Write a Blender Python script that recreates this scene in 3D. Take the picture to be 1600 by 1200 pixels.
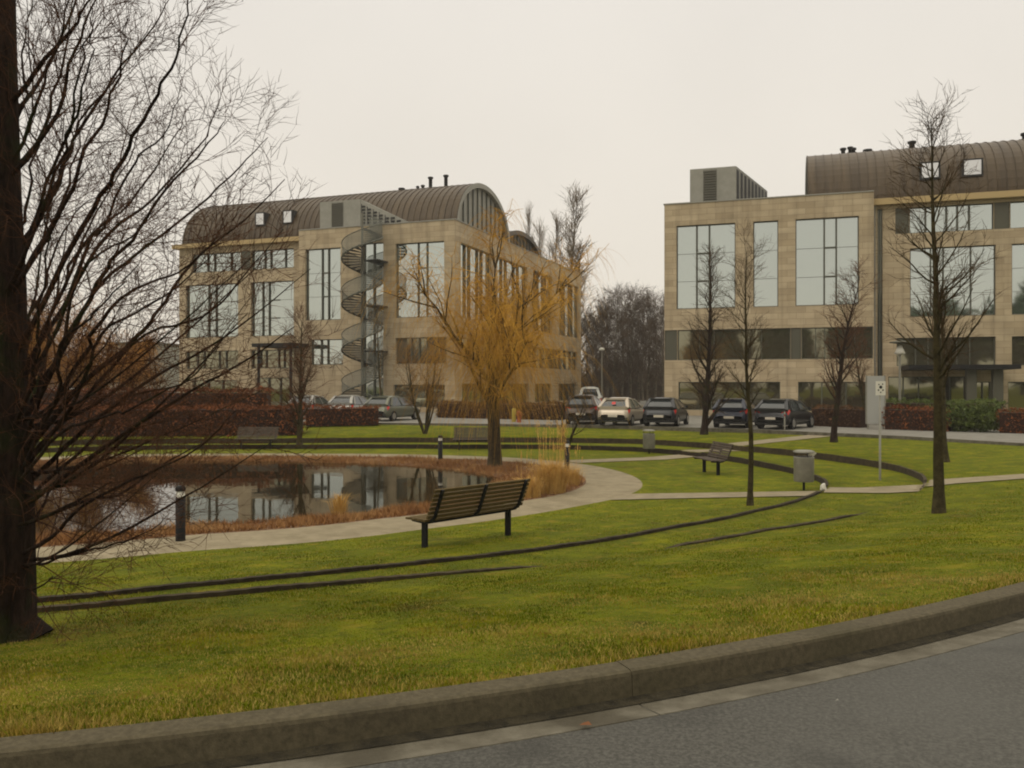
import bpy, math, random
import numpy as np
from mathutils import Vector, Matrix
for o in list(bpy.data.objects): bpy.data.objects.remove(o)
S = bpy.context.scene
# ------------------------------------------------------------------ camera, sky, sun
F, HZ, EYE = 1350.0, 600.0, 2.3          # focal length in photo pixels, horizon row, eye height
cd = bpy.data.cameras.new('camera'); cam = bpy.data.objects.new('camera', cd); S.collection.objects.link(cam)
cam.location = (0, 0, EYE); cam.rotation_euler = (math.radians(90), 0, 0)
cd.sensor_width = 36; cd.lens = 36*F/1600; cd.clip_start = .05; cd.clip_end = 3000
S.camera = cam
W = bpy.data.worlds.new("World"); S.world = W; W.use_nodes = True
nt = W.node_tree; nt.nodes.clear()
def N(nt, t, **k):
    n = nt.nodes.new(t)
    for a, v in k.items(): setattr(n, a, v)
    return n
wo = N(nt, 'ShaderNodeOutputWorld'); bg = N(nt, 'ShaderNodeBackground')
tc = N(nt, 'ShaderNodeTexCoord'); sx = N(nt, 'ShaderNodeSeparateXYZ'); rp = N(nt, 'ShaderNodeValToRGB')
nt.links.new(tc.outputs['Generated'], sx.inputs[0]); nt.links.new(sx.outputs['Z'], rp.inputs[0])
e = rp.color_ramp.elements
e[0].position = 0.0; e[0].color = (.83, .75, .63, 1)
e[1].position = 1.0; e[1].color = (1.85, 1.72, 1.48, 1)
m = rp.color_ramp.elements.new(.13); m.color = (.84, .775, .68, 1)
m = rp.color_ramp.elements.new(.42); m.color = (.80, .755, .69, 1)
m = rp.color_ramp.elements.new(.6); m.color = (1.18, 1.09, .95, 1)
# thin grey cloud unevenness over the overcast
nz = N(nt, 'ShaderNodeTexNoise'); nz.inputs['Scale'].default_value = 1.6; nz.inputs['Detail'].default_value = 4
mr = N(nt, 'ShaderNodeMapRange'); mr.inputs[3].default_value = .86; mr.inputs[4].default_value = 1.14
vm = N(nt, 'ShaderNodeVectorMath', operation='SCALE')
sk = N(nt, 'ShaderNodeTexSky', sky_type='NISHITA'); sk.sun_disc = False
sk.sun_elevation = math.radians(38); sk.sun_rotation = math.radians(-120)
mxw = N(nt, 'ShaderNodeVectorMath', operation='MULTIPLY_ADD'); mxw.inputs[1].default_value = (.004, .004, .003)
nt.links.new(tc.outputs['Generated'], nz.inputs[0]); nt.links.new(nz.outputs[0], mr.inputs[0])
nt.links.new(rp.outputs[0], vm.inputs[0]); nt.links.new(mr.outputs[0], vm.inputs['Scale'])
nt.links.new(sk.outputs[0], mxw.inputs[0]); nt.links.new(vm.outputs[0], mxw.inputs[2])
nt.links.new(mxw.outputs[0], bg.inputs[0]); bg.inputs[1].default_value = 1.0
nt.links.new(bg.outputs[0], wo.inputs[0])
sl = bpy.data.lights.new('sun', 'SUN'); so = bpy.data.objects.new('sun', sl); S.collection.objects.link(so)
sl.energy = .5; sl.angle = math.radians(25); sl.color = (1, .94, .84)
so.rotation_euler = (math.radians(50), 0, math.radians(-45)); so['kind'] = 'structure'
S.view_settings.view_transform = 'Standard'; S.view_settings.look = 'None'
S.view_settings.exposure = 0; S.view_settings.gamma = 1
S.render.engine = 'CYCLES'
try:
    S.cycles.filter_width = 2.0
    S.cycles.max_bounces = 6; S.cycles.transparent_max_bounces = 12
except Exception: pass

rng = random.Random(7); nr = np.random.default_rng(7)
col = S.collection
def P(px, py, z):                        # point seen at a pixel, on the level z
    d = (EYE-z)*F/(py-HZ); return Vector(((px-800)/F*d, d, z))
def D(px, py, d): return Vector(((px-800)/F*d, d, EYE+(HZ-py)*d/F))

# ------------------------------------------------------------------ materials
M = {}
def mat(name, c=(.5, .5, .5), rough=.8, metal=0, spec=.3, c2=None, scale=6, bump=0, bscale=None, c3=None, coords='Object', detail=6, lo=.35, hi=.65, alpha=1, bdist=.02, stretch=None):
    m = bpy.data.materials.new(name); m.use_nodes = True; t = m.node_tree; b = t.nodes['Principled BSDF']
    b.inputs['Roughness'].default_value = rough; b.inputs['Metallic'].default_value = metal
    b.inputs['Specular IOR Level'].default_value = spec
    b.inputs['Base Color'].default_value = (*c, 1); b.inputs['Alpha'].default_value = alpha
    tc = N(t, 'ShaderNodeTexCoord'); src = tc.outputs[coords]
    if stretch:
        mp = N(t, 'ShaderNodeMapping'); mp.inputs['Scale'].default_value = stretch
        t.links.new(src, mp.inputs[0]); src = mp.outputs[0]
    if c2:
        n = N(t, 'ShaderNodeTexNoise'); n.inputs['Scale'].default_value = scale; n.inputs['Detail'].default_value = detail
        n.inputs['Roughness'].default_value = .65
        r = N(t, 'ShaderNodeValToRGB'); r.color_ramp.elements[0].position = lo; r.color_ramp.elements[1].position = hi
        r.color_ramp.elements[0].color = (*c, 1); r.color_ramp.elements[1].color = (*c2, 1)
        if c3: q = r.color_ramp.elements.new((lo+hi)/2); q.color = (*c3, 1)
        t.links.new(src, n.inputs[0]); t.links.new(n.outputs[0], r.inputs[0]); t.links.new(r.outputs[0], b.inputs['Base Color'])
    if bump:
        n = N(t, 'ShaderNodeTexNoise'); n.inputs['Scale'].default_value = bscale or scale*4; n.inputs['Detail'].default_value = 5
        u = N(t, 'ShaderNodeBump'); u.inputs['Strength'].default_value = bump; u.inputs['Distance'].default_value = bdist
        t.links.new(src, n.inputs[0]); t.links.new(n.outputs[0], u.inputs['Height']); t.links.new(u.outputs[0], b.inputs['Normal'])
    M[name] = m; return m

def layered(m, layers):
    """mix further colours over the base colour: (colour, noise scale, lo, hi, strength)"""
    t = m.node_tree; b = t.nodes['Principled BSDF']; tc = N(t, 'ShaderNodeTexCoord')
    src = b.inputs['Base Color'].links[0].from_socket
    for (c, sc, lo, hi, st) in layers:
        n = N(t, 'ShaderNodeTexNoise'); n.inputs['Scale'].default_value = sc; n.inputs['Detail'].default_value = 4
        r = N(t, 'ShaderNodeMapRange'); r.inputs[1].default_value = lo; r.inputs[2].default_value = hi; r.inputs[4].default_value = st
        x = N(t, 'ShaderNodeMix', data_type='RGBA'); x.inputs[7].default_value = (*c, 1)
        t.links.new(tc.outputs['Object'], n.inputs[0]); t.links.new(n.outputs[0], r.inputs[0]); t.links.new(r.outputs[0], x.inputs[0])
        t.links.new(src, x.inputs[6]); src = x.outputs[2]
    t.links.new(src, b.inputs['Base Color'])

mat('lawn', (.078, .090, .002), .9, c2=(.185, .186, .003), c3=(.112, .130, .002), scale=1.1, bump=.9, bscale=45, lo=.3, hi=.7, bdist=.03, spec=.1)
layered(M['lawn'], [((.055, .08, .004), 1.9, .48, .7, .7), ((.05, .06, .004), 9, .52, .72, .8), ((.24, .17, .02), 3.2, .56, .72, .6), ((.06, .035, .01), .9, .64, .74, .7), ((.27, .22, .02), 38, .56, .7, .45)])
mat('blade', (.062, .088, .002), .9, c2=(.215, .205, .006), c3=(.126, .145, .002), scale=1.6, spec=.05)
layered(M['blade'], [((.06, .075, .003), 4.5, .5, .64, .85), ((.26, .19, .02), 2.7, .55, .68, .7), ((.07, .04, .012), .9, .62, .72, .8)])
mat('blade_dry', (.24, .16, .025), .9, c2=(.42, .32, .09), scale=3, spec=.15)
mat('soil', (.05, .028, .014), .95, c2=(.13, .06, .025), scale=5, bump=.8, bscale=30)
mat('shade_dirt', (.018, .015, .008), .95, c2=(.045, .037, .02), scale=12, bump=.8, bscale=60)  # dark tone carries the painted kerb-foot shadow as well as gutter soiling
mat('pathm', (.20, .165, .10), .9, c2=(.28, .235, .15), scale=3, bump=.3, bscale=90)
layered(M['pathm'], [((.16, .13, .075), 1.3, .52, .7, .6)])
mat('asphalt', (.052, .050, .042), .85, c2=(.096, .093, .079), c3=(.071, .068, .058), scale=45, bump=.6, bscale=120, lo=.4, hi=.6, bdist=.006)
layered(M['asphalt'], [((.10, .098, .086), .55, .45, .7, .55), ((.03, .029, .025), 1.7, .55, .7, .5), ((.03, .029, .025), 140, .58, .66, .6), ((.22, .215, .195), 170, .66, .71, .8)])
mat('gutter', (.10, .088, .062), .9, c2=(.16, .145, .108), scale=7, bump=.4, bscale=80)
layered(M['gutter'], [((.05, .042, .026), 2.1, .5, .68, .7)])
mat('kerbm', (.062, .051, .029), .95, c2=(.105, .088, .052), scale=30, bump=.35, bscale=110, bdist=.008)
layered(M['kerbm'], [((.045, .040, .018), 1.2, .5, .7, .5), ((.035, .029, .017), 3, .6, .75, .45)])
mat('parking', (.16, .15, .125), .85, c2=(.22, .21, .18), scale=1.5, bump=.2, bscale=60)
mat('edging', (.018, .013, .006), .95, c2=(.042, .030, .014), scale=7, bump=.5)
mat('edging_brown', (.028, .020, .009), .95, c2=(.060, .044, .020), scale=5, bump=.5)
mat('metal_dark', (.007, .007, .007), .6, spec=.2)
mat('white', (.62, .6, .52), .6)
mat('steel', (.19, .18, .145), .5, .2, c2=(.26, .25, .205), scale=4)
mat('wood', (.065, .042, .012), .8, c2=(.13, .088, .026), scale=9, bump=.3, stretch=(1, 8, 8))
mat('wood_old', (.06, .045, .033), .85, c2=(.1, .078, .058), scale=9, bump=.3)
mat('copper', (.042, .026, .010), .5, .2, c2=(.074, .048, .020), scale=.5, stretch=(4, .4, .4), spec=.4)
mat('vent_metal', (.24, .235, .20), .6, .1, c2=(.29, .28, .24), scale=2)
mat('panel_grey', (.085, .082, .058), .6, .1)
mat('frame_m', (.085, .088, .066), .5, .1)
mat('louvre_m', (.15, .145, .12), .6)
mat('cornice', (.42, .31, .15), .8)
mat('bark_dark', (.014, .009, .007), .95, c2=(.04, .024, .016), scale=6, bump=1, bscale=14, bdist=.05, stretch=(3, 3, .8), spec=.1)
layered(M['bark_dark'], [((.03, .042, .01), 2.3, .52, .68, .6)])
mat('twig_dark', (.036, .017, .009), .9, c2=(.10, .042, .018), scale=4, spec=.15)
mat('bark_mid', (.020, .016, .007), .95, c2=(.060, .048, .020), scale=9, bump=.6, spec=.1)
mat('twig_mid', (.04, .026, .013), .9, c2=(.085, .052, .025), scale=3, spec=.1)
mat('twig_red', (.065, .030, .016), .85, c2=(.12, .055, .026), scale=3, spec=.1)
mat('twig_gold', (.38, .19, .022), .85, c2=(.56, .32, .05), scale=1.2, spec=.15)
mat('twig_rust', (.24, .10, .018), .9, c2=(.38, .18, .03), scale=1.2, spec=.1)
mat('bark_gold', (.022, .015, .006), .95, c2=(.06, .04, .015), scale=8, bump=.6)
mat('limb_gold', (.26, .13, .03), .9, c2=(.14, .07, .02), scale=4)
mat('twig_grey', (.060, .042, .028), .9, c2=(.105, .072, .046), scale=.6, spec=.1)
mat('twig_pale', (.11, .078, .045), .9, c2=(.19, .14, .08), scale=.6, spec=.1)
mat('bark_birch', (.045, .036, .024), .9, c2=(.17, .14, .095), scale=3)
mat('hedge_red', (.10, .032, .012), .9, c2=(.26, .09, .03), c3=(.16, .055, .02), scale=1.2, spec=.1)
mat('hedge_core', (.03, .012, .006), .95)
mat('hedge_brown', (.06, .032, .014), .9, c2=(.14, .07, .03), scale=2, spec=.1)
mat('leaf_green', (.03, .05, .006), .7, c2=(.10, .13, .015), scale=2.5)
mat('leaf_dark', (.02, .04, .012), .8, c2=(.06, .085, .025), scale=1)
mat('reed', (.20, .09, .035), .9, c2=(.40, .24, .10), c3=(.27, .135, .05), scale=.9, spec=.1)
mat('pampas', (.46, .27, .07), .9, c2=(.62, .40, .13), scale=3, spec=.1)
mat('mulch', (.08, .042, .022), .95, c2=(.19, .10, .045), scale=6, bump=1, bscale=20)
mat('rubber', (.012, .012, .012), .8)
mat('alloy', (.35, .34, .31), .35, .6)
mat('car_glass', (.02, .025, .025), .06, 0, .9)
mat('tail', (.6, .03, .02), .25, spec=.6)
mat('plate', (.55, .5, .42), .5)
mat('black_plastic', (.015, .015, .015), .6)
mat('yellow', (.35, .27, .04), .6); mat('redp', (.22, .03, .02), .6)
mat('interior', (.03, .027, .018), .9)
mat('tread', (.035, .035, .03), .6, .2)
mat('scrap', (.25, .24, .2), .8)
mat('leafbit', (.16, .06, .02), .8)
mat('sign_grey', (.33, .33, .30), .5)
def paint(name, c, metal=.4): return mat(name, c, .28, metal, .5)
paint('paint_silver', (.30, .29, .26)); paint('paint_beige', (.42, .36, .28)); paint('paint_black', (.010, .011, .013), .1)
paint('paint_navy', (.008, .012, .028), .1); paint('paint_brown', (.06, .045, .035)); paint('paint_green', (.13, .135, .10)); paint('paint_white', (.6, .6, .55), .0)

def glass(name, tint, dark):
    m = bpy.data.materials.new(name); m.use_nodes = True; t = m.node_tree; b = t.nodes['Principled BSDF']
    t.nodes.remove(b); out = t.nodes['Material Output']
    g = N(t, 'ShaderNodeBsdfGlossy'); g.inputs['Roughness'].default_value = .03; g.inputs['Color'].default_value = (*tint, 1)
    d = N(t, 'ShaderNodeBsdfDiffuse'); d.inputs['Color'].default_value = (*dark, 1)
    x = N(t, 'ShaderNodeMixShader'); lw = N(t, 'ShaderNodeLayerWeight'); lw.inputs[0].default_value = .25
    r = N(t, 'ShaderNodeMapRange'); r.inputs[3].default_value = .62; r.inputs[4].default_value = 1
    tc = N(t, 'ShaderNodeTexCoord'); n = N(t, 'ShaderNodeTexNoise'); n.inputs['Scale'].default_value = .35
    u = N(t, 'ShaderNodeBump'); u.inputs['Strength'].default_value = .12; u.inputs['Distance'].default_value = .05
    t.links.new(tc.outputs['Object'], n.inputs[0]); t.links.new(n.outputs[0], u.inputs['Height']); t.links.new(u.outputs[0], g.inputs['Normal'])
    t.links.new(lw.outputs['Fresnel'], r.inputs[0]); t.links.new(r.outputs[0], x.inputs[0])
    t.links.new(d.outputs[0], x.inputs[1]); t.links.new(g.outputs[0], x.inputs[2]); t.links.new(x.outputs[0], out.inputs[0])
    M[name] = m
glass('glass', (.78, .84, .80), (.05, .07, .055)); glass('glass_dark', (.36, .35, .25), (.09, .075, .045)); glass('glass_sky', (.95, .95, .93), (.2, .2, .2))

def stone():
    m = bpy.data.materials.new('stone'); m.use_nodes = True; t = m.node_tree; b = t.nodes['Principled BSDF']
    b.inputs['Roughness'].default_value = .85; b.inputs['Specular IOR Level'].default_value = .2
    uv = N(t, 'ShaderNodeUVMap')
    br = N(t, 'ShaderNodeTexBrick', offset=.5); br.inputs['Scale'].default_value = 1
    for i, v in (('Mortar Size', .012), ('Mortar Smooth', .1), ('Bias', 0), ('Brick Width', 1.2), ('Row Height', .42)): br.inputs[i].default_value = v
    br.inputs['Color1'].default_value = (.38, .30, .19, 1); br.inputs['Color2'].default_value = (.47, .38, .25, 1); br.inputs['Mortar'].default_value = (.27, .21, .13, 1)
    mp = N(t, 'ShaderNodeMapping'); mp.inputs['Scale'].default_value = (.4, 1.1, 1)
    n = N(t, 'ShaderNodeTexNoise'); n.inputs['Scale'].default_value = 1.4; n.inputs['Detail'].default_value = 6
    r = N(t, 'ShaderNodeMapRange'); r.inputs[1].default_value = .3; r.inputs[2].default_value = .7; r.inputs[3].default_value = .84; r.inputs[4].default_value = 1.1
    v = N(t, 'ShaderNodeVectorMath', operation='SCALE')
    t.links.new(uv.outputs[0], br.inputs[0]); t.links.new(uv.outputs[0], mp.inputs[0]); t.links.new(mp.outputs[0], n.inputs[0])
    t.links.new(n.outputs[0], r.inputs[0]); t.links.new(br.outputs[0], v.inputs[0]); t.links.new(r.outputs[0], v.inputs['Scale'])
    # rain streaks running down
    mp2 = N(t, 'ShaderNodeMapping'); mp2.inputs['Scale'].default_value = (2.2, .12, 1)
    n2 = N(t, 'ShaderNodeTexNoise'); n2.inputs['Scale'].default_value = 1; n2.inputs['Detail'].default_value = 5
    r2 = N(t, 'ShaderNodeMapRange'); r2.inputs[1].default_value = .5; r2.inputs[2].default_value = .8; r2.inputs[3].default_value = 1; r2.inputs[4].default_value = .65
    v2 = N(t, 'ShaderNodeVectorMath', operation='SCALE')
    t.links.new(uv.outputs[0], mp2.inputs[0]); t.links.new(mp2.outputs[0], n2.inputs[0]); t.links.new(n2.outputs[0], r2.inputs[0])
    t.links.new(v.outputs[0], v2.inputs[0]); t.links.new(r2.outputs[0], v2.inputs['Scale'])
    t.links.new(v2.outputs[0], b.inputs['Base Color']); M['stone'] = m
stone()
# water
m = mat('water', (.018, .014, .006), .03, spec=.5); b = m.node_tree.nodes['Principled BSDF']; b.inputs['IOR'].default_value = 1.38
tcx = N(m.node_tree, 'ShaderNodeTexCoord'); n = N(m.node_tree, 'ShaderNodeTexNoise'); n.inputs['Scale'].default_value = 1.3; n.inputs['Detail'].default_value = 3
u = N(m.node_tree, 'ShaderNodeBump'); u.inputs['Strength'].default_value = .10; u.inputs['Distance'].default_value = .02
m.node_tree.links.new(tcx.outputs['Object'], n.inputs[0]); m.node_tree.links.new(n.outputs[0], u.inputs['Height']); m.node_tree.links.new(u.outputs[0], b.inputs['Normal'])
# perforated sheet of the stair balustrade
m = mat('mesh_sheet', (.17, .175, .145), .5, .3); m.node_tree.nodes['Principled BSDF'].inputs['Alpha'].default_value = .55

# ------------------------------------------------------------------ helpers
class MB:
    def __init__(s): s.v = []; s.f = []; s.uv = None
    def face(s, *p):
        n = len(s.v); s.v += [tuple(q) for q in p]; s.f.append(tuple(range(n, n+len(p)))); return s
    def box(s, a, b, bev=0, T=None):
        x0, y0, z0 = (min(a[i], b[i]) for i in range(3)); x1, y1, z1 = (max(a[i], b[i]) for i in range(3))
        n = len(s.v); q = [(x0, y0, z0), (x1, y0, z0), (x1, y1, z0), (x0, y1, z0), (x0, y0, z1), (x1, y0, z1), (x1, y1, z1), (x0, y1, z1)]
        if T: q = [tuple(T @ Vector(p)) for p in q]
        s.v += q; s.f += [tuple(n+i for i in f) for f in ((0, 3, 2, 1), (4, 5, 6, 7), (0, 1, 5, 4), (1, 2, 6, 5), (2, 3, 7, 6), (3, 0, 4, 7))]; return s
    def bar(s, p, q, w, h, up=(0, 0, 1)):
        p = Vector(p); q = Vector(q); d = (q-p).normalized(); u = Vector(up); sd = d.cross(u)
        if sd.length < 1e-4: sd = d.cross(Vector((0, 1, 0)))
        sd.normalize(); u = sd.cross(d); n = len(s.v)
        for c in (p, q):
            for a, b in ((-1, -1), (1, -1), (1, 1), (-1, 1)): s.v.append(tuple(c+sd*a*w/2+u*b*h/2))
        s.f += [tuple(n+i for i in f) for f in ((0, 1, 2, 3), (7, 6, 5, 4), (0, 4, 5, 1), (1, 5, 6, 2), (2, 6, 7, 3), (3, 7, 4, 0))]; return s
    def tube(s, pts, rad, n=6, cap=True):
        b0 = len(s.v); t0 = pts[1]-pts[0]; ref = Vector((.31, .95, .02)) if abs(t0.z) > abs(t0.y) else Vector((.1, .05, 1))
        L = len(pts)
        for i, p in enumerate(pts):
            t = (pts[min(i+1, L-1)]-pts[max(i-1, 0)])
            a = t.cross(ref)
            if a.length < 1e-6: a = Vector((1, 0, 0))
            a.normalize(); c = t.cross(a).normalized(); r = rad[i]
            for k in range(n):
                w = 2*math.pi*k/n; cw = math.cos(w)*r; sw = math.sin(w)*r
                s.v.append((p.x+a.x*cw+c.x*sw, p.y+a.y*cw+c.y*sw, p.z+a.z*cw+c.z*sw))
        for i in range(L-1):
            for k in range(n):
                k2 = (k+1) % n; u = b0+i*n; w = u+n
                s.f.append((u+k, u+k2, w+k2, w+k))
        if cap and n > 3: s.f.append(tuple(b0+k for k in range(n))); s.f.append(tuple(b0+(L-1)*n+k for k in reversed(range(n))))
        return s
    def lathe(s, c, prof, n=20):
        b0 = len(s.v); c = Vector(c)
        for (r, z) in prof:
            for k in range(n): w = 2*math.pi*k/n; s.v.append((c.x+r*math.cos(w), c.y+r*math.sin(w), c.z+z))
        for i in range(len(prof)-1):
            for k in range(n):
                k2 = (k+1) % n; u = b0+i*n; w = u+n; s.f.append((u+k, u+k2, w+k2, w+k))
        s.f.append(tuple(b0+(len(prof)-1)*n+k for k in range(n))); return s
    def build(s, name, m, parent=None, smooth=False, uvm=None):
        me = bpy.data.meshes.new(name); me.from_pydata(s.v, [], s.f); me.materials.append(M[m] if isinstance(m, str) else m)
        if uvm:
            l = me.uv_layers.new(name='UVMap'); me.update()
            for p in me.polygons:
                nx = p.normal
                for li in p.loop_indices:
                    c = me.vertices[me.loops[li].vertex_index].co
                    l.data[li].uv = (c.x+c.y*.37 if abs(nx.y) > abs(nx.x) else c.y, c.z) if abs(nx.z) < .7 else (c.x, c.y)
        if smooth: me.polygons.foreach_set('use_smooth', [True]*len(me.polygons))
        o = bpy.data.objects.new(name, me); col.objects.link(o)
        if parent: o.parent = parent
        return o
def tag(o, label=None, cat=None, group=None, kind=None):
    if label: o['label'] = label
    if cat: o['category'] = cat
    if group: o['group'] = group
    if kind: o['kind'] = kind
    return o
def thing(name, loc, label, cat, rz=0, group=None):
    o = bpy.data.objects.new(name, None); o.empty_display_size = .3; col.objects.link(o)
    o.location = loc; o.rotation_euler = (0, 0, rz); return tag(o, label, cat, group)
def dup(root, loc, rz, label, scale=None, group=None):
    def cp(o, par):
        c = o.copy(); col.objects.link(c); c.parent = par
        for ch in list(o.children): cp(ch, c)
        return c
    r = cp(root, None); r.location = loc; r.rotation_euler = (0, 0, rz); r['label'] = label
    if scale: r.scale = (scale,)*3 if not isinstance(scale, tuple) else scale
    if group: r['group'] = group
    return r
def cloud(name, tris, m, parent=None):          # (N,3,3) array of triangles -> one mesh
    t = np.asarray(tris, dtype=np.float32); n = len(t)
    me = bpy.data.meshes.new(name); me.vertices.add(n*3); me.vertices.foreach_set('co', t.reshape(-1))
    me.loops.add(n*3); me.loops.foreach_set('vertex_index', np.arange(n*3, dtype=np.int32))
    me.polygons.add(n); me.polygons.foreach_set('loop_start', np.arange(0, n*3, 3, dtype=np.int32)); me.polygons.foreach_set('loop_total', np.full(n, 3, dtype=np.int32))
    me.update(); me.validate(); me.materials.append(M[m])
    o = bpy.data.objects.new(name, me); col.objects.link(o)
    if parent: o.parent = parent
    return o

# ------------------------------------------------------------------ terrain
C = (-8.0, 23.5); NA = 1440; TH = np.linspace(-math.pi, math.pi, NA, endpoint=False)
def wp(*q): return [P(*a) if len(a) == 3 else Vector((a[0], a[1], a[3])) for a in q]
def loop(pts, smooth=14):
    a = []
    for p in pts: dx, dy = p.x-C[0], p.y-C[1]; a.append((math.atan2(dy, dx), math.hypot(dx, dy), p.z))
    a.sort(); a = np.array(a); ext = np.concatenate([a-[2*math.pi, 0, 0], a, a+[2*math.pi, 0, 0]])
    k = np.hanning(smooth*2+1); k /= k.sum()
    out = []
    for c in (1, 2):
        v = np.interp(TH, ext[:, 0], ext[:, c]); v = np.convolve(np.concatenate([v[-60:], v, v[:60]]), k, 'same')[60:-60]; out.append(v)
    return out
path_out = loop(wp((110, 877, -.5), (300, 860, -.5), (500, 846, -.5), (665, 826, -.5), (800, 808, -.5), (900, 791, -.5), (970, 777, -.5), (1001, 764, -.5), (1003, 753, -.5), (985, 742, -.5), (945, 731, -.5), (895, 723, -.5), (800, 715, -.5), (700, 711.5, -.5), (500, 709, -.5), (330, 709, -.5),
    (-11, 12.6, 0, -.5), (-17, 14, 0, -.5), (-22, 18.5, 0, -.5), (-23.5, 24, 0, -.5), (-21, 30, 0, -.5), (-16.5, 34, 0, -.5)), 24)
path_in = [path_out[0]-1.65+.35*np.clip(np.sin(TH), 0, 1), path_out[1]]
pond = loop(wp((200, 832, -.62), (300, 824, -.62), (400, 815, -.62), (600, 799, -.62), (700, 780, -.62), (775, 750, -.62), (700, 735.5, -.62), (600, 728, -.62), (500, 724, -.62), (350, 722, -.62), (130, 722, -.62),
    (-12, 16.2, 0, -.62), (-18, 19, 0, -.62), (-20, 24, 0, -.62), (-18, 29, 0, -.62)), 18)
pond[0] = np.minimum(pond[0], path_in[0]-.5)
ring1 = loop(wp((65, 941, .1), (300, 917, .1), (500, 898, .08), (665, 881, .05), (870, 857, 0), (1050, 826, -.08), (1180, 800, -.15), (1262, 778, -.2), (1290, 764, -.23), (1292, 754, -.27), (1280, 745, -.3), (1200, 724, -.33), (1100, 708, -.36), (1000, 699.5, -.4), (880, 696, -.41), (700, 695.5, -.41), (500, 695.5, -.41), (400, 695.5, -.41),
    (-9, 8, 0, .05), (-16, 9.6, 0, -.1), (-23, 15, 0, -.3), (-25.5, 24, 0, -.4), (-24, 31, 0, -.4), (-19, 36.5, 0, -.4)), 5)
ring2 = loop(wp((65, 957, .15), (300, 935, .15), (500, 917, .13), (700, 898, .1), (890, 880, .08), (1050, 855, .02), (1200, 829, -.02), (1370, 796, -.08), (1430, 770, -.1), (1447, 754, -.12), (1440, 742, -.15), (1400, 727, -.18), (1350, 718, -.2), (1260, 706, -.22), (1150, 696, -.24), (1000, 686.5, -.26), (850, 684.5, -.26), (700, 684.5, -.26), (500, 685, -.26), (400, 686, -.26),
    (-9, 7.5, 0, .1), (-17, 8.4, 0, -.05), (-25, 14, 0, -.2), (-28, 24, 0, -.25), (-26, 33, 0, -.25), (-20, 39, 0, -.25)), 5)
farw = np.clip((np.sin(TH)+.45)*1.3, 0, 1)                       # 1 on the far side, 0 near
r1in = ring1[1]-(.035+.135*farw); r2in = ring2[1]-(.03+.185*farw)
def yk(x): x = np.maximum(x, -6.17); return 4.33+.42*x+.034*x*x       # back edge of the kerb on the ground plan (y scaled)
KX0 = 22.0
def zk(x): return .82-.72*np.clip((x-5)/16, 0, 1)-.7*np.clip((-x-12)/30, 0, 1)
kx = np.concatenate([np.linspace(-400, -7, 60), np.linspace(-6.4, KX0, 400)]); ky = yk(kx)
# offset by kerb width: lawn ends at the kerb's back edge
ka = np.arctan2(ky-C[1], kx-C[0]); kr = np.hypot(kx-C[0], ky-C[1])
hit = (TH >= ka.min()) & (TH <= ka.max())
o_ = np.argsort(ka); Rk = np.where(hit, np.interp(TH, ka[o_], kr[o_]), 400.0)
Rk = np.minimum(Rk, 400); xk = C[0]+Rk*np.cos(TH)
zend = np.where(hit, zk(xk), 0.0)
rm = np.minimum(ring2[0]+8, ring2[0]+.5*(Rk-ring2[0])); zm = np.where(hit & (Rk-ring2[0] < 16), .5*(zend+ring2[1]), 0.0)
E = .012
LR = [np.zeros(NA), pond[0]-.7, pond[0], path_in[0], path_out[0], ring1[0], ring1[0]+E, ring2[0], ring2[0]+E, rm, Rk]
LZ = [np.full(NA, -1.3), np.full(NA, -1.1), np.full(NA, -.62), path_in[1], path_out[1], r1in, ring1[1], r2in, ring2[1], zm, zend]
LR = np.array(LR); LZ = np.array(LZ)
def zt(x, y):
    x = np.atleast_1d(np.asarray(x, float)); y = np.atleast_1d(np.asarray(y, float))
    th = np.arctan2(y-C[1], x-C[0]); r = np.hypot(x-C[0], y-C[1])
    f = (th+math.pi)/(2*math.pi)*NA; i0 = np.floor(f).astype(int) % NA; i1 = (i0+1) % NA; w = f-np.floor(f)
    R = LR[:, i0]*(1-w)+LR[:, i1]*w; Z = LZ[:, i0]*(1-w)+LZ[:, i1]*w; z = Z[-1].copy()
    for k in range(len(LR)-1):
        s = (r >= R[k]) & (r < R[k+1]); t = (r-R[k])/np.maximum(R[k+1]-R[k], 1e-6); z = np.where(s, Z[k]*(1-t)+Z[k+1]*t, z)
    return z
def z1(x, y): return float(zt(x, y)[0])
def rad(loopR, x, y): return float(np.interp(math.atan2(y-C[1], x-C[0]), TH, loopR))
def gp(px, py):                           # where the ray through a pixel meets the terrain
    lo = 3.0
    dd = np.linspace(3, 140, 6000); xx = (px-800)/F*dd; zz = EYE-(py-HZ)/F*dd
    h = zt(xx, dd); k = np.argmax(zz <= h); d = dd[k]; return Vector((xx[k], d, float(h[k])))
def gd(px, d): x = (px-800)/F*d; return Vector((x, d, z1(x, d)))

def loops_mesh(name, ks, m, kind='structure', subs=None):
    mb_v = []; idx = []
    for k, s in ks:                       # (loop index, fraction to next)
        r = LR[k]*(1-s)+(LR[k+1] if k+1 < len(LR) else LR[k])*s; z = LZ[k]*(1-s)+(LZ[k+1] if k+1 < len(LZ) else LZ[k])*s
        idx.append(len(mb_v)); mb_v += list(zip(C[0]+r*np.cos(TH), C[1]+r*np.sin(TH), z))
    f = []
    for a, b in zip(idx[:-1], idx[1:]):
        for i in range(NA): j = (i+1) % NA; f.append((a+i, b+i, b+j, a+j))
    me = bpy.data.meshes.new(name); me.from_pydata(mb_v, [], f); me.materials.append(M[m]); o = bpy.data.objects.new(name, me); col.objects.link(o); o['kind'] = kind
    me.polygons.foreach_set('use_smooth', [True]*len(f))
    return o
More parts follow.
